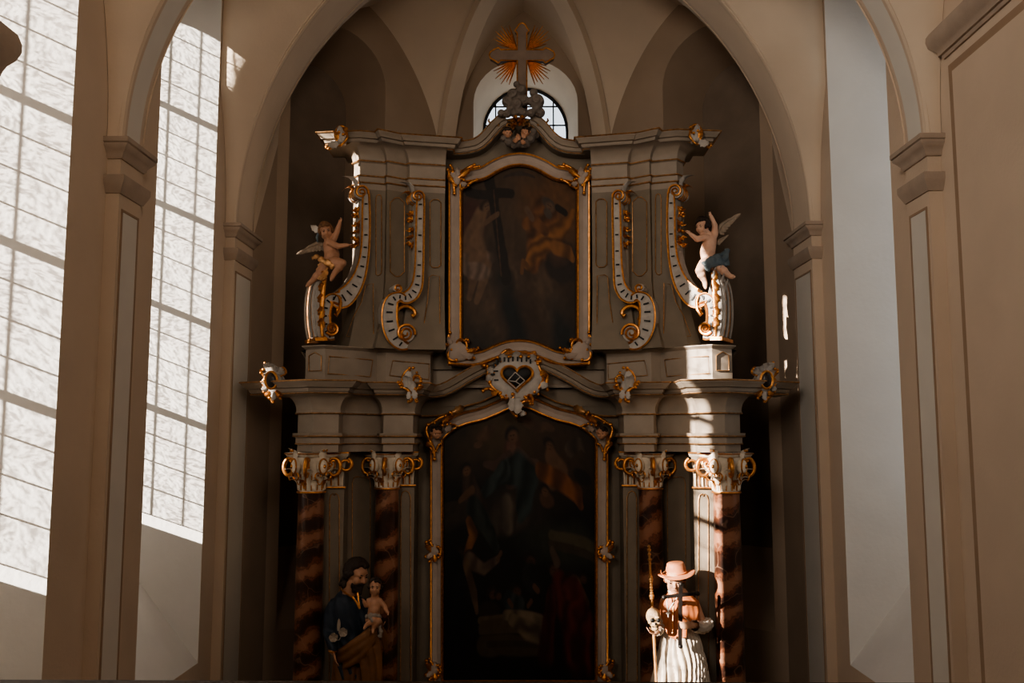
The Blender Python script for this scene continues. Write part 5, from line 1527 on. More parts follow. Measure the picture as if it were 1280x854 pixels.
# ================================================================== crowning cross on clouds
YX = 11.62
cz = empty('crowning_cross', P(652, 150, YX), 'brown cross with gilded rays on a bank of grey clouds above the pediment', 'cross')
def crown_outline():
    L = [(646.5, 142), (646.5, 75.5), (626, 75.5), (623, 78.5), (619, 76), (613, 72.5), (611.5, 68.5), (613, 64.5), (619, 61), (623, 59.5), (626, 62), (646.5, 62), (646.5, 41), (643.5, 38), (646, 35), (648.5, 30.5), (652.5, 28.5)]
    return L + [(1305 - x, y) for x, y in L[::-1][1:]]
ol = crown_outline()
CRB = mat('cross_brown_paint', (0.185, 0.13, 0.095), 0.6, var=0.12, scale=8)
mb = MB(); mb.poly([P(x, y, YX) for x, y in ol], (0, 0.10, 0)); mb.build('cross', CRB, cz, smooth=False)
mb = MB(); mb.tube([P(x, y, YX - 0.005) for x, y in ol], 0.0115, seg=6); mb.build('gilded_edge', GOLD, cz)
rn = random.Random(11)
for sx, sy in ((-1, -1), (1, -1), (-1, 1), (1, 1)):
    for k in range(8):
        a = math.radians(18 + 54 * k / 7)
        r0 = 10.5; r1 = (26 + 8 * math.sin(PI * (k + .4) / 8.8)) + (3 if k % 2 else -1)
        cxx, cyy = 652.5 + sx * 6, 68.7 + sy * 6
        p0 = P(cxx + sx * math.cos(a) * 1.5, cyy + sy * math.sin(a) * 1.5, YX + 0.05); p1 = P(cxx + sx * math.cos(a) * r1, cyy + sy * math.sin(a) * r1, YX + 0.05)
        b = MB(); b.tube([p0, p0.lerp(p1, .6), p1], [0.007, 0.012, 0.004], seg=4); b.build('ray', GOLD, cz)
def cloud(items, Y, name, voxel=0.009):
    b = MB()
    for x, y, r in items:
        R = 1.22 * r * Y / F
        c = P(x, y, Y - rn.uniform(0.0, 0.06)); b.ell(c, (R, R * 0.9, R), u=14, w=10)
        # curled lip on each puff
        sp = []
        a0 = rn.uniform(0, 6)
        for i in range(18):
            t = i / 17; a = a0 + 2 * PI * 1.35 * t; rad = R * (0.72 - 0.6 * t)
            sp.append(c + Vector((math.cos(a) * rad, -R * math.sqrt(max(0.05, 0.81 * (1 - (rad / R) ** 2))) - R * .02, math.sin(a) * rad)))
        b.tube(sp, R * 0.17, seg=6)
    return fuse(b, name, DOVE, cz, voxel=voxel, smooth=1)
cloud([(645.7, 105.5, 3.6), (651.5, 112.5, 6), (641, 118, 6.2), (634.8, 127, 6.6), (645.7, 131, 6.8), (650, 121, 5), (655.5, 126, 6), (667, 116, 4.6), (671, 127, 8.2), (663, 126.5, 4.8), (675, 141, 5.6), (663.5, 141.5, 4.8), (654, 141.5, 5.4), (642.5, 141, 4.8), (634, 142, 4.8), (626.5, 141.5, 4.2), (648, 139, 5), (638, 136, 4.5), (671, 136, 4.5)], YX - 0.10, 'cloud')
cloud([(636, 178, 4.5), (642, 181, 4.6), (649, 179, 5), (655.5, 180, 4.6), (663, 174, 5), (666.5, 165, 4.5), (669.5, 169, 4.2), (630, 173, 4), (645, 175, 4.5), (659, 181, 4)], YX - 0.02, 'cloud')
b = MB()
for x, y in ((640.5, 151), (644, 155), (645, 147), (650, 150.5), (652, 147), (650, 156), (642, 158), (654.5, 152)):
    p = P(x, y, YX - 0.17); b.leaf(p + Vector((0, 0, .03)), (rn.uniform(-.4, .4), -.3, -1), (0, -1, 0), 0.10, 0.03, curl=1.2, seg=6)
b.build('gilded_fringe', GOLD, cz)
for x, y, lk in ((634.5, 166, (.3, -1, -.45)), (657, 165, (-.35, -1, -.5))):
    cherub_head(P(x, y, YX - 0.10), 0.062, cz, lk)
b = MB()
for k in range(4): b.leaf(P(646 + k * 3.2, 176 - abs(k - 1.5) * 2, YX - 0.14), (rn.uniform(-.5, .5), 0, 1 if k % 2 else -.6), (0, -1, 0), 0.10, 0.03)
b.build('wing', SKIND, cz)
# ================================================================== painted wooden figures
def hand(mb, w, d, n, s, curls=(0.25, 0.3, 0.3, 0.35), thumb=1, spread=0.10, tcurl=0.3):
    # palm, four unequal fingers bent at the knuckles, thumb from the side of the palm
    w = Vector(w); d = Vector(d).normalized(); n = Vector(n); n = (n - d * n.dot(d)).normalized(); b = d.cross(n) * thumb
    for k in range(4):
        u = (0.21 - 0.14 * k) * s
        mb.cap(w + b * u * .7, w + d * 0.50 * s + b * u, 0.085 * s, 0.085 * s, u=8)
    for k in range(4):
        u = (0.21 - 0.14 * k) * s
        L = (0.46, 0.52, 0.48, 0.38)[k] * s; p = w + d * 0.52 * s + b * u; dd = (d + b * (spread * (1.2 - 0.8 * k))).normalized(); r = 0.062 * s
        for q, fr_ in enumerate((0.45, 0.32, 0.23)):
            c = curls[k] * (0.7, 1.0, 0.8)[q]
            dd = (dd * math.cos(c) + n * math.sin(c)).normalized()
            p2 = p + dd * L * fr_; mb.cap(p, p2, r, r * 0.9, u=8); p = p2; r *= 0.9
    p = w + d * 0.14 * s + b * 0.24 * s; dd = (d * 0.65 + b * 0.75 + n * 0.25).normalized(); r = 0.075 * s
    mb.cap(w + b * .12 * s, p, .09 * s, .08 * s, u=8)
    for q, fr_ in enumerate((0.22, 0.2, 0.14)):
        p2 = p + dd * fr_ * s; mb.cap(p, p2, r, r * 0.9, u=8); p = p2; r *= .9
        dd = (dd + n * tcurl + d * 0.15).normalized()
def head_shape(mb, c, r, look, up=(0, 0, 1), child=False, neck_to=None, neck_r=0.5):
    # r is half the head height; returns a local-to-world function (side, up, forward in units of r)
    look = Vector(look).normalized(); up = Vector(up); s_ = look.cross(up).normalized(); u_ = s_.cross(look)
    c = Vector(c); R3 = Matrix((s_, look, u_)).transposed()
    q = lambda a, b, d: c + s_ * (a * r) + u_ * (b * r) + look * (d * r)
    E = lambda p, rr: mb.ell(p, tuple(k * r for k in rr), R3)
    E(q(0, .18, -.08), (.74, .88, .80)); E(q(0, -.30, .18), (.56, .62, .66)); E(q(0, -.72, .42), (.30, .28, .26))
    for sg in (-1, 1):
        E(q(sg * .36, -.22, .52), (.26, .26, .28 if not child else .34)); E(q(sg * .30, .22, .66), (.22, .12, .08))
        E(q(sg * .76, -.02, -.05), (.10, .16, .24)); E(q(sg * .30, .08, .62), (.14, .10, .09)); E(q(sg * .42, -.50, .22), (.2, .3, .3))
    mb.cap(q(0, .14, .72), q(0, -.20, .92 if not child else .86), .09 * r, .13 * r, u=8)
    for sg in (-1, 1): E(q(sg * .10, -.22, .82), (.09, .09, .07))
    E(q(0, -.42, .74), (.22, .10, .06)); E(q(0, -.52, .72), (.18, .10, .065)); E(q(0, .34, .58), (.46, .2, .26))
    if neck_to is not None: mb.cap(q(0, -.55, -.12), neck_to, neck_r * r * .92, neck_r * r, u=14)
    return q
def eyes_part(q, r, parent, brow=HAIRD):
    for sg in (-1, 1):
        b = MB(); b.ell(q(sg * .30, .075, .715), (r * .085, r * .065, r * .06), u=8, w=6); b.build('eye', BLACK, parent)
        b = MB(); b.tube([q(sg * .14, .22, .76), q(sg * .30, .27, .75), q(sg * .47, .21, .64)], [r * .03, r * .045, r * .02], seg=5); b.build('eyebrow', brow, parent)
def curls(q, r, parent, m, n=60, test=None, long=0, seed=1, size=(.16, .26), voxel=.09):
    rn_ = random.Random(seed); b = MB(); o0 = q(0, 0, 0)
    for i in range(n * 3):
        a = rn_.uniform(0, 2 * PI); e_ = rn_.uniform(-.5, 1.5)
        d = Vector((math.cos(a) * math.cos(e_), math.sin(e_), math.sin(a) * math.cos(e_)))
        if test and not test(d): continue
        p = q(d.x * .80, d.y * .92 + .18, d.z * .86 - .08); b.ell(p, r * rn_.uniform(*size), u=8, w=6)
    return fuse(b, 'hair', m, parent, voxel=r * voxel, smooth=1)
def folds(o, fn):
    me = o.data; n = len(me.vertices)
    co = np.empty(n * 3); me.vertices.foreach_get('co', co); co = co.reshape(-1, 3)
    no = np.empty(n * 3); me.vertex_normals.foreach_get('vector', no); no = no.reshape(-1, 3)
    co += no * fn(co)[:, None]; me.vertices.foreach_set('co', co.ravel()); me.update()
def wing(root, tip, n_, parent, px_w, name='wing'):
    # feathered wing: overlapping rows of long feathers fanned from the shoulder
    root = Vector(root); tip = Vector(tip); d = tip - root; L = d.length; d.normalize(); n_ = Vector(n_).normalized(); dn = d.cross(n_)
    if dn.z > 0: dn = -dn
    b = MB()
    b.tube([root, root + d * L * .35 - dn * L * .16, root + d * L * .75 - dn * L * .10, tip], [L * .09, L * .09, L * .06, L * .02], seg=8)
    for row, (sc, off) in enumerate(((1.0, 0.0), (0.62, 0.012))):
        for k in range(9):
            t = k / 8
            p = root + d * L * (.08 + .78 * t) - dn * L * (.13 * math.sin(PI * (t * .8 + .15)))
            a = math.radians(78 - 66 * t)
            dd = d * math.cos(a) + dn * math.sin(a)
            b.leaf(p - n_ * off, dd, n_, L * (.36 + .16 * t) * sc, L * .075, curl=.35, lobes=0, seg=6)
    return b.build(name, WINGM, parent, angle=50)

# ------------------------------------------------------------------ putti on the outer scrolls
def putto(name, label, Ys, spec, look, hairm, hair_test, seed):
    g_ = lambda x, y, d=0.0: P(x, y, Ys - d)
    root = empty(name, g_(*spec['seat']), label, 'statue', 'carved children on the scrolls')
    k = 1.16 * Ys / F
    b = MB()
    ch, be, pe = g_(*spec['chest']), g_(*spec['belly']), g_(*spec['pelvis'])
    b.cap(ch, be, 7.4 * k, 8.4 * k, u=16); b.cap(be, pe, 8.4 * k, 7.8 * k, u=16)
    b.ell(be + Vector((0, -3.2 * k, 0)), 6.2 * k)
    for key, r0, r1, r2 in (('armA', 3.9, 3.2, 2.3), ('armB', 3.9, 3.2, 2.3)):
        s_, e_, w_ = [g_(*p) for p in spec[key]]
        b.cap(ch.lerp(s_, .5), s_, 5 * k, r0 * k); b.cap(s_, e_, r0 * k, r1 * k); b.cap(e_, w_, r1 * k, r2 * k)
        d = (w_ - e_).normalized(); hand(b, w_ + d * k, d, spec.get(key + '_n', (0, -1, 0)), 6.4 * k, curls=(.15, .3, .4, .5), thumb=spec.get(key + '_t', 1))
    for key in ('legA', 'legB'):
        h_, kn, an, toe = [g_(*p) for p in spec[key]]
        b.cap(pe, h_, 7 * k, 6.6 * k); b.cap(h_, kn, 6.6 * k, 4.9 * k); b.ell(kn.lerp(an, .35), 4.9 * k); b.cap(kn, an, 4.7 * k, 2.9 * k)
        b.cap(an, an.lerp(toe, .5), 2.9 * k, 2.7 * k); b.cap(an.lerp(toe, .5), toe, 2.7 * k, 1.7 * k)
        d = (toe - an).normalized(); s_ = d.cross(Vector((0, 0, 1)));
        for i in range(5): b.ell(toe + s_ * (i - 2) * .9 * k, 0.95 * k, u=8, w=6)
    hc = g_(*spec['head']); r = spec['hr'] * Ys / F
    q = head_shape(b, hc, r, look, spec.get('up', (0, 0, 1)), child=True, neck_to=ch + Vector((0, 0, 4 * k)), neck_r=.52)
    body = fuse(b, 'body', spec.get('skin', SKIN), root, voxel=0.0085, smooth=2)
    eyes_part(q, r, body)
    curls(q, r, body, hairm, 44, hair_test, seed=seed, size=(.17, .27))
    return root, g_, k, body, q, r

HB = mat('light_brown_hair', (0.17, 0.085, 0.04), 0.6, var=0.3, scale=40)
Lp = dict(seat=(408, 340), chest=(412, 307), belly=(415, 319), pelvis=(412.5, 328), head=(407.4, 290, .02), hr=10.6, up=(-.22, 0, 1),
          armA=((417, 299, .02), (421.5, 289, .03), (424.5, 279.5, .05)), armB=((412, 303, .09), (423, 308, .13), (434, 306.5, .13)), armA_t=-1, armB_t=1, armB_n=(0, -.3, -1),
          legA=((418, 328, .06), (427.5, 329, .13), (417, 343, .10), (414, 350, .14)), legB=((406, 332, .04), (399.5, 342, .09), (389, 352.5, .07), (383.5, 357.5, .10)), skin=SKIND)
hair_front = lambda d: not (d.z > .35 and d.y < .62) and d.y > -.35
root, g_, k, body, q, r = putto('putto_statue', 'winged child statue with a pale head wing and outstretched arms, left upper scroll', 10.98, Lp, (.28, -1, -.22), HB, hair_front, 4)
w = wing(g_(406, 306, -.06), g_(379, 314, -.02), (0.1, -1, 0), root, 10)
b = MB()     # pale wing-shaped flap at the side of the head, ribbon under it
b.leaf(g_(400, 290, .02), g_(388, 283.5) - g_(400, 290), (0, -1, 0.2), 0.15, 0.035, curl=1.0); b.leaf(g_(401, 287, .02), g_(389, 286.5) - g_(400, 290), (0, -1, 0.2), 0.12, 0.03, curl=1.0)
b.build('head_wing', IVORY, root)
b = MB(); b.tube([g_(398, 291, .06), g_(396, 297, .07), g_(397, 303, .06)], [.014, .018, .01], seg=6, flat=.4); b.build('ribbon', BLUEC, root)
b = MB(); pts = smooth_pts([g_(418, 333, .10), g_(410, 329, .12), g_(402, 325, .10), g_(396, 321, .06), g_(390, 323, .05)], 5); n = len(pts)
b.tube(pts, [.045 - .02 * i / n + .008 * math.sin(i * 1.3) for i in range(n)], seg=8, flat=.6); b.leaf(g_(402, 330, .09), (0.1, -.1, -1), (0, -1, 0), .26, .075, curl=.5, lobes=4)
o = b.build('loincloth', GOLDL, root)
Rp = dict(seat=(884, 342), chest=(887.5, 301), belly=(884.5, 315.5), pelvis=(886, 326), head=(878.5, 283.5, .03), hr=10.4, up=(.12, 0, 1),
          armA=((880, 296.5, .07), (871.5, 299, .12), (863.5, 293, .12)), armB=((893.5, 293, .0), (893.5, 282, .03), (889, 271, .04)), armA_n=(0, -1, -.4), armA_t=1, armB_t=-1,
          legA=((880, 331, .07), (874.5, 338.5, .12), (881, 352.5, .10), (882, 360, .13)), legB=((892, 331.5, .05), (900.5, 335.5, .10), (912.5, 345.5, .09), (917.5, 346, .12)))
root, g_, k, body, q, r = putto('putto_statue', 'winged child statue with blue drapery and one raised arm, right upper scroll', 10.98, Rp, (-.8, -.62, -.28), HAIRD, lambda d: not (d.z > .45 and d.y < .62) and d.y > -.35, 9)
wing(g_(897, 291, -.05), g_(917.5, 272, .0), (0.1, -1, 0), root, 10); wing(g_(896, 305, -.05), g_(907, 296, -.02), (0.1, -1, 0), root, 10)
b = MB()
for pts, r0 in ((((880, 333, .14), (888, 326, .16), (897, 324.5, .12), (906, 323, .06), (909, 312, .03)), .052), (((882, 337, .12), (890, 331, .15), (900, 330, .12), (908, 331, .06)), .045), (((884, 328, .14), (893, 322, .12), (904, 317, .04)), .04)):
    pt = smooth_pts([g_(*p) for p in pts], 6); n = len(pt)
    b.tube(pt, [r0 * (1 + .2 * math.sin(i * 1.1)) * (1 - .35 * i / n) for i in range(n)], seg=8)
b.leaf(g_(906, 322, .05), g_(909, 334) - g_(906, 322), (0, -1, 0), .16, .05, lobes=4); b.leaf(g_(908, 318, .04), g_(909, 308) - g_(908, 318), (0, -1, 0), .10, .04)
fuse(b, 'drapery', BLUEC, root, voxel=.011, smooth=1)
# pale reeds and leaves standing beside the right putto, broken shell edge on the left one belong to the scrolls
for sgn, bx in ((1, None),):
    b = MB(); e = (lambda x, y, d=0: P(x, y, 11.08 - d))
    for x0, y0, x1, y1, ww in ((893, 422, 886, 338, .05), (896, 420, 893, 336, .055), (899, 420, 897.5, 345, .04), (897, 420, 903, 352, .035), (901, 418, 904, 376, .03)):
        a = e(x0, y0); c = e(x1, y1, .06); b.leaf(a, c - a, (.2, -1, 0), (c - a).length * 1.12, ww, curl=.5, lobes=2, seg=12)
    b.build('reed_leaf', PALE, [c for c in RT.children if c.name.startswith('scroll_console')][-1])

# ------------------------------------------------------------------ the saint in a salmon cape, right
YS = 10.85; kS = YS / F
s_ = lambda x, y, d=0.0: P(x, y, YS - d)
sr = empty('saint_statue', (s_(850, 900).x, YS, ZPL), 'painted statue of a saint in broad hat, salmon cape and white pleated robe', 'statue')
b = MB()
b.cap(s_(847, 748), s_(851, 790), 15 * kS, 14 * kS, u=18); b.cap(s_(851, 790), s_(851, 812), 14 * kS, 15 * kS, u=18)
b.cap(s_(833, 753), s_(862, 753), 8 * kS, 8 * kS)
for x in (-1, 1):
    b.cap(s_(851 + x * 8, 812), s_(851 + x * 8, 860, .03), 9 * kS, 6.5 * kS); b.cap(s_(851 + x * 8, 860, .03), s_(851 + x * 9, 908), 6.5 * kS, 4.5 * kS)
    b.cap(s_(851 + x * 9, 911), s_(851 + x * 11, 914, .22), 4.5 * kS, 3.6 * kS)
b.cap(s_(868, 756), s_(880, 784, .08), 6.5 * kS, 5.2 * kS); b.cap(s_(880, 784, .08), s_(866, 782, .34), 5.2 * kS, 3.5 * kS)
b.cap(s_(831, 756), s_(826, 782, .10), 6.5 * kS, 5.0 * kS); b.cap(s_(826, 782, .10), s_(819, 792, .22), 5.0 * kS, 3.4 * kS)
hr = 15.0 * kS
q = head_shape(b, s_(843.5, 725.5, .09), hr, (-.20, -1, -.30), (-.06, 0, 1), neck_to=s_(845, 747, 0), neck_r=.44)
hand(b, s_(864, 782.5, .36), (-1, -.12, .05), (0.0, 1, 0.0), 16 * kS, curls=(.45, .7, .8, .9), thumb=-1, tcurl=.3)
hand(b, s_(818, 792.5, .24), (-.75, -.2, .35), (0.1, -.25, 1), 12.5 * kS, curls=(.35, .4, .45, .5), thumb=1)
body = fuse(b, 'body', SKINS, sr, voxel=0.0095, smooth=2)
eyes_part(q, hr, body)
curls(q, hr, body, mat('brown_hair', (0.16, 0.07, 0.035), 0.6, var=0.3, scale=30), 46, lambda d: d.z < .12 and d.y < .55 and d.y > -.75 and abs(d.x) > .2 or d.z < -.3, seed=2)
# hat: broad brim, tilted, with a flat-topped crown and a cord
ht = MB(); c = s_(845.5, 717.5, .08); up = Vector((-.10, -.10, 1)).normalized(); si = Vector((1, 0, .10)).normalized(); fo = up.cross(si); rows = []
for rr, zz, in ((9.8, -1.0), (22.5, -1.8), (23.2, -.9), (22.3, .2), (13.2, .6), (12.2, 1.5), (12.0, 7.0), (10.4, 12.8), (9.0, 14.0), (5, 14.6), (.1, 14.4)):
    row = []
    for i in range(40):
        a = 2 * PI * i / 40
        wob = (2.2 * math.cos(2 * a) - 1.0 * math.sin(a)) * (1 if rr > 20 else 0)
        row.append(c + (si * math.cos(a) * rr + fo * math.sin(a) * rr * .86 + up * (zz + wob)) * kS)
    rows.append(row)
ht.grid(rows, wrap=True); hat = ht.build('hat', HATM, sr, angle=50)
b = MB(); b.tube([c + (si * math.cos(a) * 12.6 + fo * math.sin(a) * 10.9 + up * 1.8) * kS for a in [2 * PI * i / 28 for i in range(28)]], .010, seg=6, closed=True); b.leaf(c + (si * -14 + fo * -6 + up * 1) * kS, si * -1 + up * .4, up, .09, .03); b.build('hat_cord', ORANGE, hat)
# pleated white robe
def robe(secs, pleats, amp, seed, m, name, parent, ph=0.0, na=144, dep=.78):
    rn_ = random.Random(seed); ph_ = [rn_.uniform(0, 6.28) for _ in range(6)]
    rows = []
    ys = np.linspace(secs[0][0], secs[-1][0], 30)
    for y in ys:
        cx_ = np.interp(y, [a[0] for a in secs], [a[1] for a in secs]); hw = np.interp(y, [a[0] for a in secs], [a[2] for a in secs])
        t = (y - ys[0]) / (ys[-1] - ys[0]); row = []
        for i in range(na):
            a = 2 * PI * i / na
            aw = a + .10 * math.sin(3 * a + ph_[0] + 2.2 * t) + .05 * math.sin(5 * t * 2 + 2 * a + ph_[1])
            f_ = 1 + amp * (.35 + .65 * t) * (abs(math.sin(pleats * .5 * aw + ph_[2] + .5 * math.sin(4 * t + a * 2))) * 2 - 1.1) + .02 * math.sin(3 * a + ph_[3])
            row.append(s_(cx_ + math.cos(a) * hw * f_, y, 0) + Vector((0, math.sin(a) * hw * f_ * dep * kS, 0)))
        rows.append(row)
    b = MB(); b.grid(rows, wrap=True)
    return b.build(name, m, parent, angle=70)
robe([(778, 850, 16), (792, 850.5, 21.5), (806, 851, 24.5), (825, 851.5, 28.5), (854, 850.5, 33), (908, 849, 37)], 30, .22, 3, ROCHET, 'pleated_robe', sr)
# cape: open shoulder cape, hanging lower in front
rows = []
NA = 96
def cape_hem(a):     # a = -90 deg is the front
    f_ = max(0, -math.sin(a)); lx_ = math.cos(a)
    return 771 + 21 * f_ ** 2.2 * (1.0 if lx_ < .2 else .35) + (6 if lx_ < -.3 else 0)
for j in range(26):
    t = j / 25; row = []
    for i in range(NA):
        a = 2 * PI * i / NA; hem = cape_hem(a); y = 737 + (hem - 737) * t
        hw = np.interp(y, [737, 740, 745, 752, 762, 775, 795], [7.5, 10, 18.5, 24.0, 26.5, 28.0, 24.5])
        dp = np.interp(y, [737, 745, 755, 775, 795], [.9, .75, .66, .68, .88])
        f_ = 1 + .05 * t * math.sin(9 * a + 2 * t) + .03 * t * math.sin(17 * a)
        cx_ = np.interp(y, [737, 750, 795], [844.5, 849, 848])
        row.append(s_(cx_ + math.cos(a) * hw * f_, y, 0) + Vector((0, math.sin(a) * hw * f_ * dp * kS - .02, 0)))
    rows.append(row)
b = MB(); b.grid(rows, wrap=True); inner = [[p + Vector((0, 0, .0)) * 1 for p in rows[-1]], [Vector((p.x * .97 + s_(849, 780).x * .03, p.y * .97 + YS * .03, p.z + .02)) for p in rows[-1]]]; b.grid(inner, wrap=True)
cape = b.build('cape', ORANGE, sr, angle=70)
b = MB()             # turned-down collar and the opening down the front
b.tube([s_(844.5 + math.cos(a) * 8.5, 739.5 + 2 * math.sin(-a) * -1 * .6, 0) + Vector((0, math.sin(a) * 8 * kS, 0)) for a in [2 * PI * i / 24 for i in range(24)]], .022, seg=8, closed=True)
b.build('collar', IVORY, cape)
b = MB(); front = [(843, 741, .13), (842.5, 750, .215), (841.5, 762, .225), (841, 776, .235), (840.5, 792, .245)]
b.tube([s_(*p) for p in front], .007, seg=5); b.build('cape_edge', GOLDL, cape)
b = MB()
b.tube([s_(*p) for p in ((838, 742, .12), (833.5, 752, .215), (834.5, 762, .235), (835.5, 765, .24))], .007, seg=5); b.tube([s_(*p) for p in ((850, 742, .12), (843, 752, .225), (837, 761, .24), (835.5, 765, .24))], .007, seg=5)
b.tube([s_(835.5, 764, .25), s_(835.2, 772, .255)], .010, seg=5); b.tube([s_(832.8, 766.8, .25), s_(838, 766.6, .25)], .010, seg=5)
cr_ = b.build('pectoral_cross', IVORY, cape)
# white lace sleeves
for nm, (p0, p1), (r0, r1) in (('lace_sleeve', (s_(885, 780, .04), s_(868, 782, .31)), (7.5, 6.2)), ('lace_sleeve', (s_(826, 778, .08), s_(820.5, 791, .20)), (6.2, 5.2))):
    b = MB(); d = (p1 - p0).normalized(); N = d.orthogonal().normalized(); B = d.cross(N); rows = []
    for j in range(15):
        t = j / 14; c = p0.lerp(p1, t) + Vector((0, 0, -.035 * math.sin(PI * t)))
        rr = (r0 + (r1 - r0) * t) * kS * (1 + .11 * math.sin(t * 34))
        rows.append([c + (N * math.cos(2 * PI * i / 40) + B * math.sin(2 * PI * i / 40)) * rr * (1 + .06 * math.sin(9 * 2 * PI * i / 40 + 6 * t)) for i in range(40)])
    b.grid(rows, wrap=True); b.build(nm, ROCHET, sr, angle=70)
# things he holds: crucifix, skull, staff
b = MB()
def bar(p, q, w, dpt=.018): b.poly([p + v for v in (q - p).cross(Vector((0, 1, 0))).normalized() * w * 1 and [(q - p).cross(Vector((0, 1, 0))).normalized() * w, (q - p).cross(Vector((0, 1, 0))).normalized() * -w]] + [q + v for v in [(q - p).cross(Vector((0, 1, 0))).normalized() * -w, (q - p).cross(Vector((0, 1, 0))).normalized() * w]], (0, .035, 0))
bar(s_(851, 730, .36), s_(850.5, 808, .34), .021); bar(s_(829.5, 747, .355), s_(872.5, 742, .355), .018)
for x, y in ((851, 730.5), (830, 747), (872, 742.2), (850.5, 808)): b.ell(s_(x, y, .34 if y < 800 else .325), .028, u=10, w=8)
cx_o = b.build('crucifix', IRON, None, smooth=False)
tag(cx_o, 'dark wooden crucifix held upright in the hand of the hatted saint', 'crucifix')
b = MB(); cS = s_(817, 772, .30); rS = 10.2 * kS
b.ell(cS + Vector((0, .02, .01)), (rS * .86, rS * 1.0, rS * .98)); b.ell(cS + Vector((.005, -.03, -rS * .62)), (rS * .55, rS * .62, rS * .5))
b.ell(cS + Vector((.008, -.035, -rS * 1.15)), (rS * .45, rS * .5, rS * .34))
for sg in (-1, 1): b.ell(cS + Vector((sg * rS * .50, -rS * .55, -rS * .48)), (rS * .24, rS * .3, rS * .16)); b.ell(cS + Vector((sg * rS * .33, -rS * .74, rS * .12)), (rS * .3, rS * .2, rS * .13))
sk = fuse(b, 'skull', BONE, None, voxel=.007, smooth=2)
tag(sk, 'bone coloured human skull resting on the hand of the hatted saint', 'skull')
b = MB()
for sg in (-1, 1): b.ell(cS + Vector((sg * rS * .35 + .006, -rS * .84, -rS * .18)), (rS * .23, rS * .16, rS * .23))
b.ell(cS + Vector((.008, -rS * .86, -rS * .55)), (rS * .11, rS * .12, rS * .17)); 
for i in range(-3, 4): b.box((cS.x + .008 + i * rS * .11 - .002, cS.y - rS * .80, cS.z - rS * .98), (cS.x + .008 + i * rS * .11 + .002, cS.y - rS * .45, cS.z - rS * .82))
b.build('eye_socket', BLACK, sk)
b = MB(); st0, st1 = s_(811, 681, .10), s_(823.5, 908, .34)
at_ = lambda t: st0.lerp(st1, t)
b.tube([at_(t) for t in (0, .02, .05, .3, .6, 1.0)], [.006, .012, .014, .016, .017, .017], seg=8)
for t, r in ((.012, .020), (.03, .025), (.055, .021), (.085, .024), (.11, .018), (.185, .026), (.198, .03), (.21, .024), (.23, .021), (.245, .023), (.26, .021), (.275, .023), (.292, .032), (.305, .026)): b.ell(at_(t), (r, r, r * .9), u=10, w=7)
stf = b.build('staff', mat('staff_gilded_wood', (0.36, 0.18, 0.065), .45, metal=.3, var=.2, scale=20), None)
tag(stf, 'tall slender knobbed staff standing beside the skull and the hatted saint', 'staff')

# ------------------------------------------------------------------ bearded man with a child, left
YJ = 10.76; kS = YJ / F
j_ = lambda x, y, d=0.0: P(x, y, YJ - d)
s_ = j_
jr = empty('saint_statue', (j_(440, 900).x, YJ, ZPL), 'painted statue of a bearded man in navy tunic and brown mantle carrying a child', 'statue')
b = MB()
b.cap(j_(432, 756), j_(436, 790), 15 * kS, 14 * kS, u=18); b.cap(j_(436, 790), j_(438, 815), 14 * kS, 15.5 * kS, u=18)
b.cap(j_(420, 757), j_(451, 757), 8 * kS, 8 * kS)
for x in (-1, 1):
    b.cap(j_(438 + x * 8, 815), j_(438 + x * 9, 862, .05), 9 * kS, 6.5 * kS); b.cap(j_(438 + x * 9, 862, .05), j_(438 + x * 9, 908), 6.5 * kS, 4.5 * kS)
    b.cap(j_(438 + x * 9, 911), j_(438 + x * 11, 914, .2), 4.5 * kS, 3.6 * kS)
b.cap(j_(416, 760), j_(411, 791, .04), 7 * kS, 5.4 * kS); b.cap(j_(411, 791, .06), j_(416.5, 815, .24), 5.4 * kS, 3.6 * kS)
b.cap(j_(453, 760), j_(462, 788, .06), 7 * kS, 5.4 * kS); b.cap(j_(462, 788, .06), j_(472, 783, .20), 5.4 * kS, 3.6 * kS)
hrj = 17.0 * kS
qj = head_shape(b, j_(445.5, 718.5, .06), hrj, (.80, -.60, -.30), (.10, 0, 1), neck_to=j_(433, 750), neck_r=.52)
hand(b, j_(417, 816, .25), (.28, -.1, -1), (1, .3, .1), 17 * kS, curls=(.12, .18, .25, .32), thumb=-1)
hand(b, j_(473, 783, .22), (.75, -.35, .25), (-.3, -.2, 1), 13 * kS, curls=(.55, .6, .65, .7), thumb=1)
body = fuse(b, 'body', SKIND, jr, voxel=0.0095, smooth=2)
eyes_part(qj, hrj, body)
curls(qj, hrj, body, HAIRD, 70, lambda d: (d.z < .45 or d.y > .6) and (d.y > -.2 or d.z < .0), seed=6, size=(.14, .22))
b = MB(); rn = random.Random(8)
for i in range(46):       # long hair down the neck
    t = rn.random(); b.ell(j_(438 - 10 * t + rn.uniform(-5, 4), 716 + 17 * t, .02 + rn.uniform(-.06, .06)), hrj * rn.uniform(.13, .2), u=8, w=6)
fuse(b, 'long_hair', HAIRD, body, voxel=.011, smooth=1)
b = MB()
for i in range(60):       # full beard
    a = rn.uniform(-1, 1); t = rn.random()
    b.ell(qj(a * .55 * (1 - .4 * t), -.48 - .62 * t, .34 + .40 * (1 - abs(a)) + .1 * t), hrj * rn.uniform(.10, .16), u=8, w=6)
for sg in (-1, 1): b.chain([qj(0.05 * sg, -.34, .86), qj(.22 * sg, -.40, .76), qj(.36 * sg, -.55, .58)], [hrj * .07, hrj * .08, hrj * .06])
fuse(b, 'beard', HAIRD, body, voxel=.010, smooth=1)
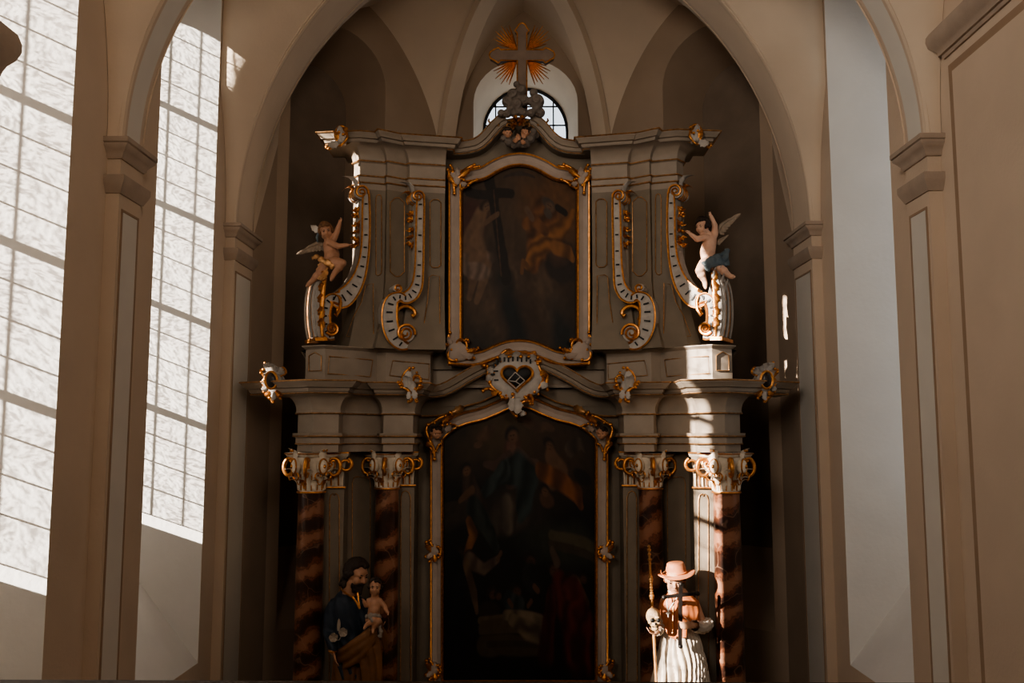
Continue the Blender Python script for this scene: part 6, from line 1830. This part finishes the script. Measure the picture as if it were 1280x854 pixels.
# tunic with full sleeves
b = MB()
b.cap(j_(432, 758), j_(436, 790), 18 * kS, 17 * kS, u=20); b.cap(j_(436, 790), j_(439, 815), 17 * kS, 19 * kS, u=20); b.cap(j_(439, 815), j_(440, 860), 19 * kS, 21 * kS, u=20)
b.cap(j_(421, 756), j_(451, 756), 9.5 * kS, 9.5 * kS); b.cap(j_(431, 744), j_(434, 752), 8 * kS, 12 * kS)
b.cap(j_(415.5, 762), j_(411.5, 790, .04), 9.4 * kS, 8.0 * kS); b.cap(j_(411.5, 790, .04), j_(415.5, 812, .22), 8.0 * kS, 5.2 * kS)
b.cap(j_(453, 762), j_(462, 789, .05), 9.4 * kS, 8.0 * kS); b.cap(j_(462, 789, .05), j_(470, 785, .17), 8.0 * kS, 5.2 * kS)
tu = fuse(b, 'tunic', NAVY, jr, voxel=.013, smooth=3)
folds(tu, lambda c: .011 * np.sin(c[:, 2] * 38 + c[:, 0] * 30 + 3 * np.sin(c[:, 0] * 9)) * np.clip((H - 2.0 - c[:, 2]) / .4, 0, 1) + .006 * np.sin(c[:, 0] * 55 + c[:, 2] * 14))
b = MB()
b.tube([j_(*p) for p in ((426, 734, .05), (427.5, 738, .16), (434, 743, .20), (440, 746.5, .21), (446, 744, .16), (450, 738, .08))], .013, seg=6, flat=.6)
b.tube([j_(*p) for p in ((440.5, 746.5, .215), (445, 752, .225), (449.5, 761, .225))], .012, seg=6, flat=.6); b.tube([j_(*p) for p in ((447, 741, .19), (448, 750, .225), (450, 761, .225))], .010, seg=6, flat=.6)
b.build('gilded_collar', GOLD, tu); b = MB()
b.tube([j_(411.5 + 5 * math.cos(a) + 4.6, 814 + .6 * math.cos(a), .235) + Vector((0, math.sin(a) * .05, 0)) for a in [2 * PI * i / 18 for i in range(18)]], .010, seg=6, closed=True)
b.build('gilded_cuff', GOLD, tu)
# mantle: wound round the hips, drawn up over the child's side, hanging in deep folds
robe([(800, 441, 17), (812, 441, 21), (830, 441, 23.5), (854, 441.5, 26), (908, 441, 30)], 13, .11, 5, BROWNC, 'mantle', jr, dep=.82)
b = MB()
for pts, r0 in ((((421, 818, .15), (434, 811, .26), (450, 800, .30), (464, 789, .26), (477, 777, .16)), .050), (((422, 826, .17), (438, 819, .28), (454, 806, .31), (467, 794, .25)), .045), (((430, 834, .22), (447, 824, .30), (460, 808, .29), (470, 795, .22)), .04), (((468, 790, .22), (472, 812, .20), (473, 835, .20), (474, 870, .18)), .045), (((460, 800, .28), (464, 825, .27), (466, 855, .26), (467, 890, .22)), .045), (((450, 812, .29), (455, 835, .29), (458, 860, .28), (459, 900, .24)), .04), (((474, 780, .15), (480, 795, .12), (482, 812, .08)), .035)):
    pt = smooth_pts([j_(*p) for p in pts], 7); n = len(pt)
    b.tube(pt, [r0 * (.55 + .6 * math.sin(PI * (.12 + .8 * i / n))) for i in range(n)], seg=10)
dr = fuse(b, 'mantle_fold', BROWNC, jr, voxel=.013, smooth=2)
b = MB()
for cx_, cy_ in ((417.5, 796.5), (429.5, 790)):     # pale flowers at the sleeve
    for i in range(6):
        a = 2 * PI * i / 6; b.leaf(j_(cx_, cy_, .26), (math.cos(a), -.35, math.sin(a)), (0, -1, 0), 0.075, .024, curl=.9, lobes=0, seg=5)
b.leaf(j_(423, 789, .26), j_(424, 773) - j_(423, 789), (0, -1, 0), .15, .016, curl=.3, lobes=0)
b.tube([j_(p[0], p[1], .24) for p in ((417.5, 797), (420, 801), (424, 800), (428, 793))], .006, seg=5)
fl = b.build('lily_stem', LILY, None)
tag(fl, 'stem of pale lilies held low against the navy tunic', 'flowers')
# the child on his arm
kc = kS
cr0 = empty('child_statue', j_(466, 782, .2), 'small bare child statue sitting on the arm of the bearded man', 'statue')
b = MB(); dC = .26
b.cap(j_(468, 754, dC), j_(467.5, 765, dC), 7.2 * kc, 7.4 * kc, u=16); b.cap(j_(467.5, 765, dC), j_(466, 773, dC), 7.4 * kc, 7.6 * kc, u=16); b.ell(j_(467.5, 763, dC + .04), 5.6 * kc)
for S0, E0, W0, nn, th in (((461.5, 751, dC), (457.5, 757, dC + .04), (455, 752, dC + .07), (0, -1, 0), 1), ((474.5, 751, dC), (481, 758.5, dC), (484, 765, dC + .04), (0, -1, 0), -1)):
    s0, e0, w0 = j_(*S0), j_(*E0), j_(*W0); b.cap(j_(468, 753, dC), s0, 4.2 * kc, 3.6 * kc); b.cap(s0, e0, 3.5 * kc, 2.9 * kc); b.cap(e0, w0, 2.9 * kc, 2.1 * kc); d = (w0 - e0).normalized(); hand(b, w0, d, nn, 6 * kc, curls=(.1, .2, .3, .4), thumb=th)
for a_, k_, f_, t_ in (((462, 775, dC + .03), (468, 775, dC + .13), (458, 781.5, dC + .12), (455, 786, dC + .14)), ((470, 774, dC + .03), (473, 777, dC + .13), (466.5, 785, dC + .10), (466, 791, dC + .13))):
    a0, k0, f0, t0 = j_(*a_), j_(*k_), j_(*f_), j_(*t_)
    b.cap(j_(466, 773, dC), a0, 6 * kc, 5.4 * kc); b.cap(a0, k0, 5.4 * kc, 4.4 * kc); b.cap(k0, f0, 4.2 * kc, 2.6 * kc); b.cap(f0, t0, 2.6 * kc, 1.6 * kc)
rc = 9.6 * kc
qc = head_shape(b, j_(469, 734.5, dC + .03), rc, (.10, -1, -.05), (.05, 0, 1), child=True, neck_to=j_(468.5, 749, dC), neck_r=.5)
cb = fuse(b, 'body', SKIND, cr0, voxel=.0085, smooth=2)
eyes_part(qc, rc, cb)
curls(qc, rc, cb, HAIRD, 40, hair_front, seed=12, size=(.16, .26))
b = MB()
for pts, r0 in ((((458, 771, dC + .06), (464, 769, dC + .12), (471, 770, dC + .12), (476, 772, dC + .06)), .03), (((462, 771, dC + .12), (466, 776, dC + .15), (474, 778, dC + .12)), .028), (((474, 782, dC + .06), (476, 790, dC + .07), (474.5, 797, dC + .06)), .03)):
    pt = smooth_pts([j_(*p) for p in pts], 6); b.tube(pt, [r0 * (.8 + .25 * math.sin(i * 1.4)) for i in range(len(pt))], seg=8)
fuse(b, 'loincloth', mat('grey_cloth', (.26, .22, .18), .6), cr0, voxel=.011, smooth=1)
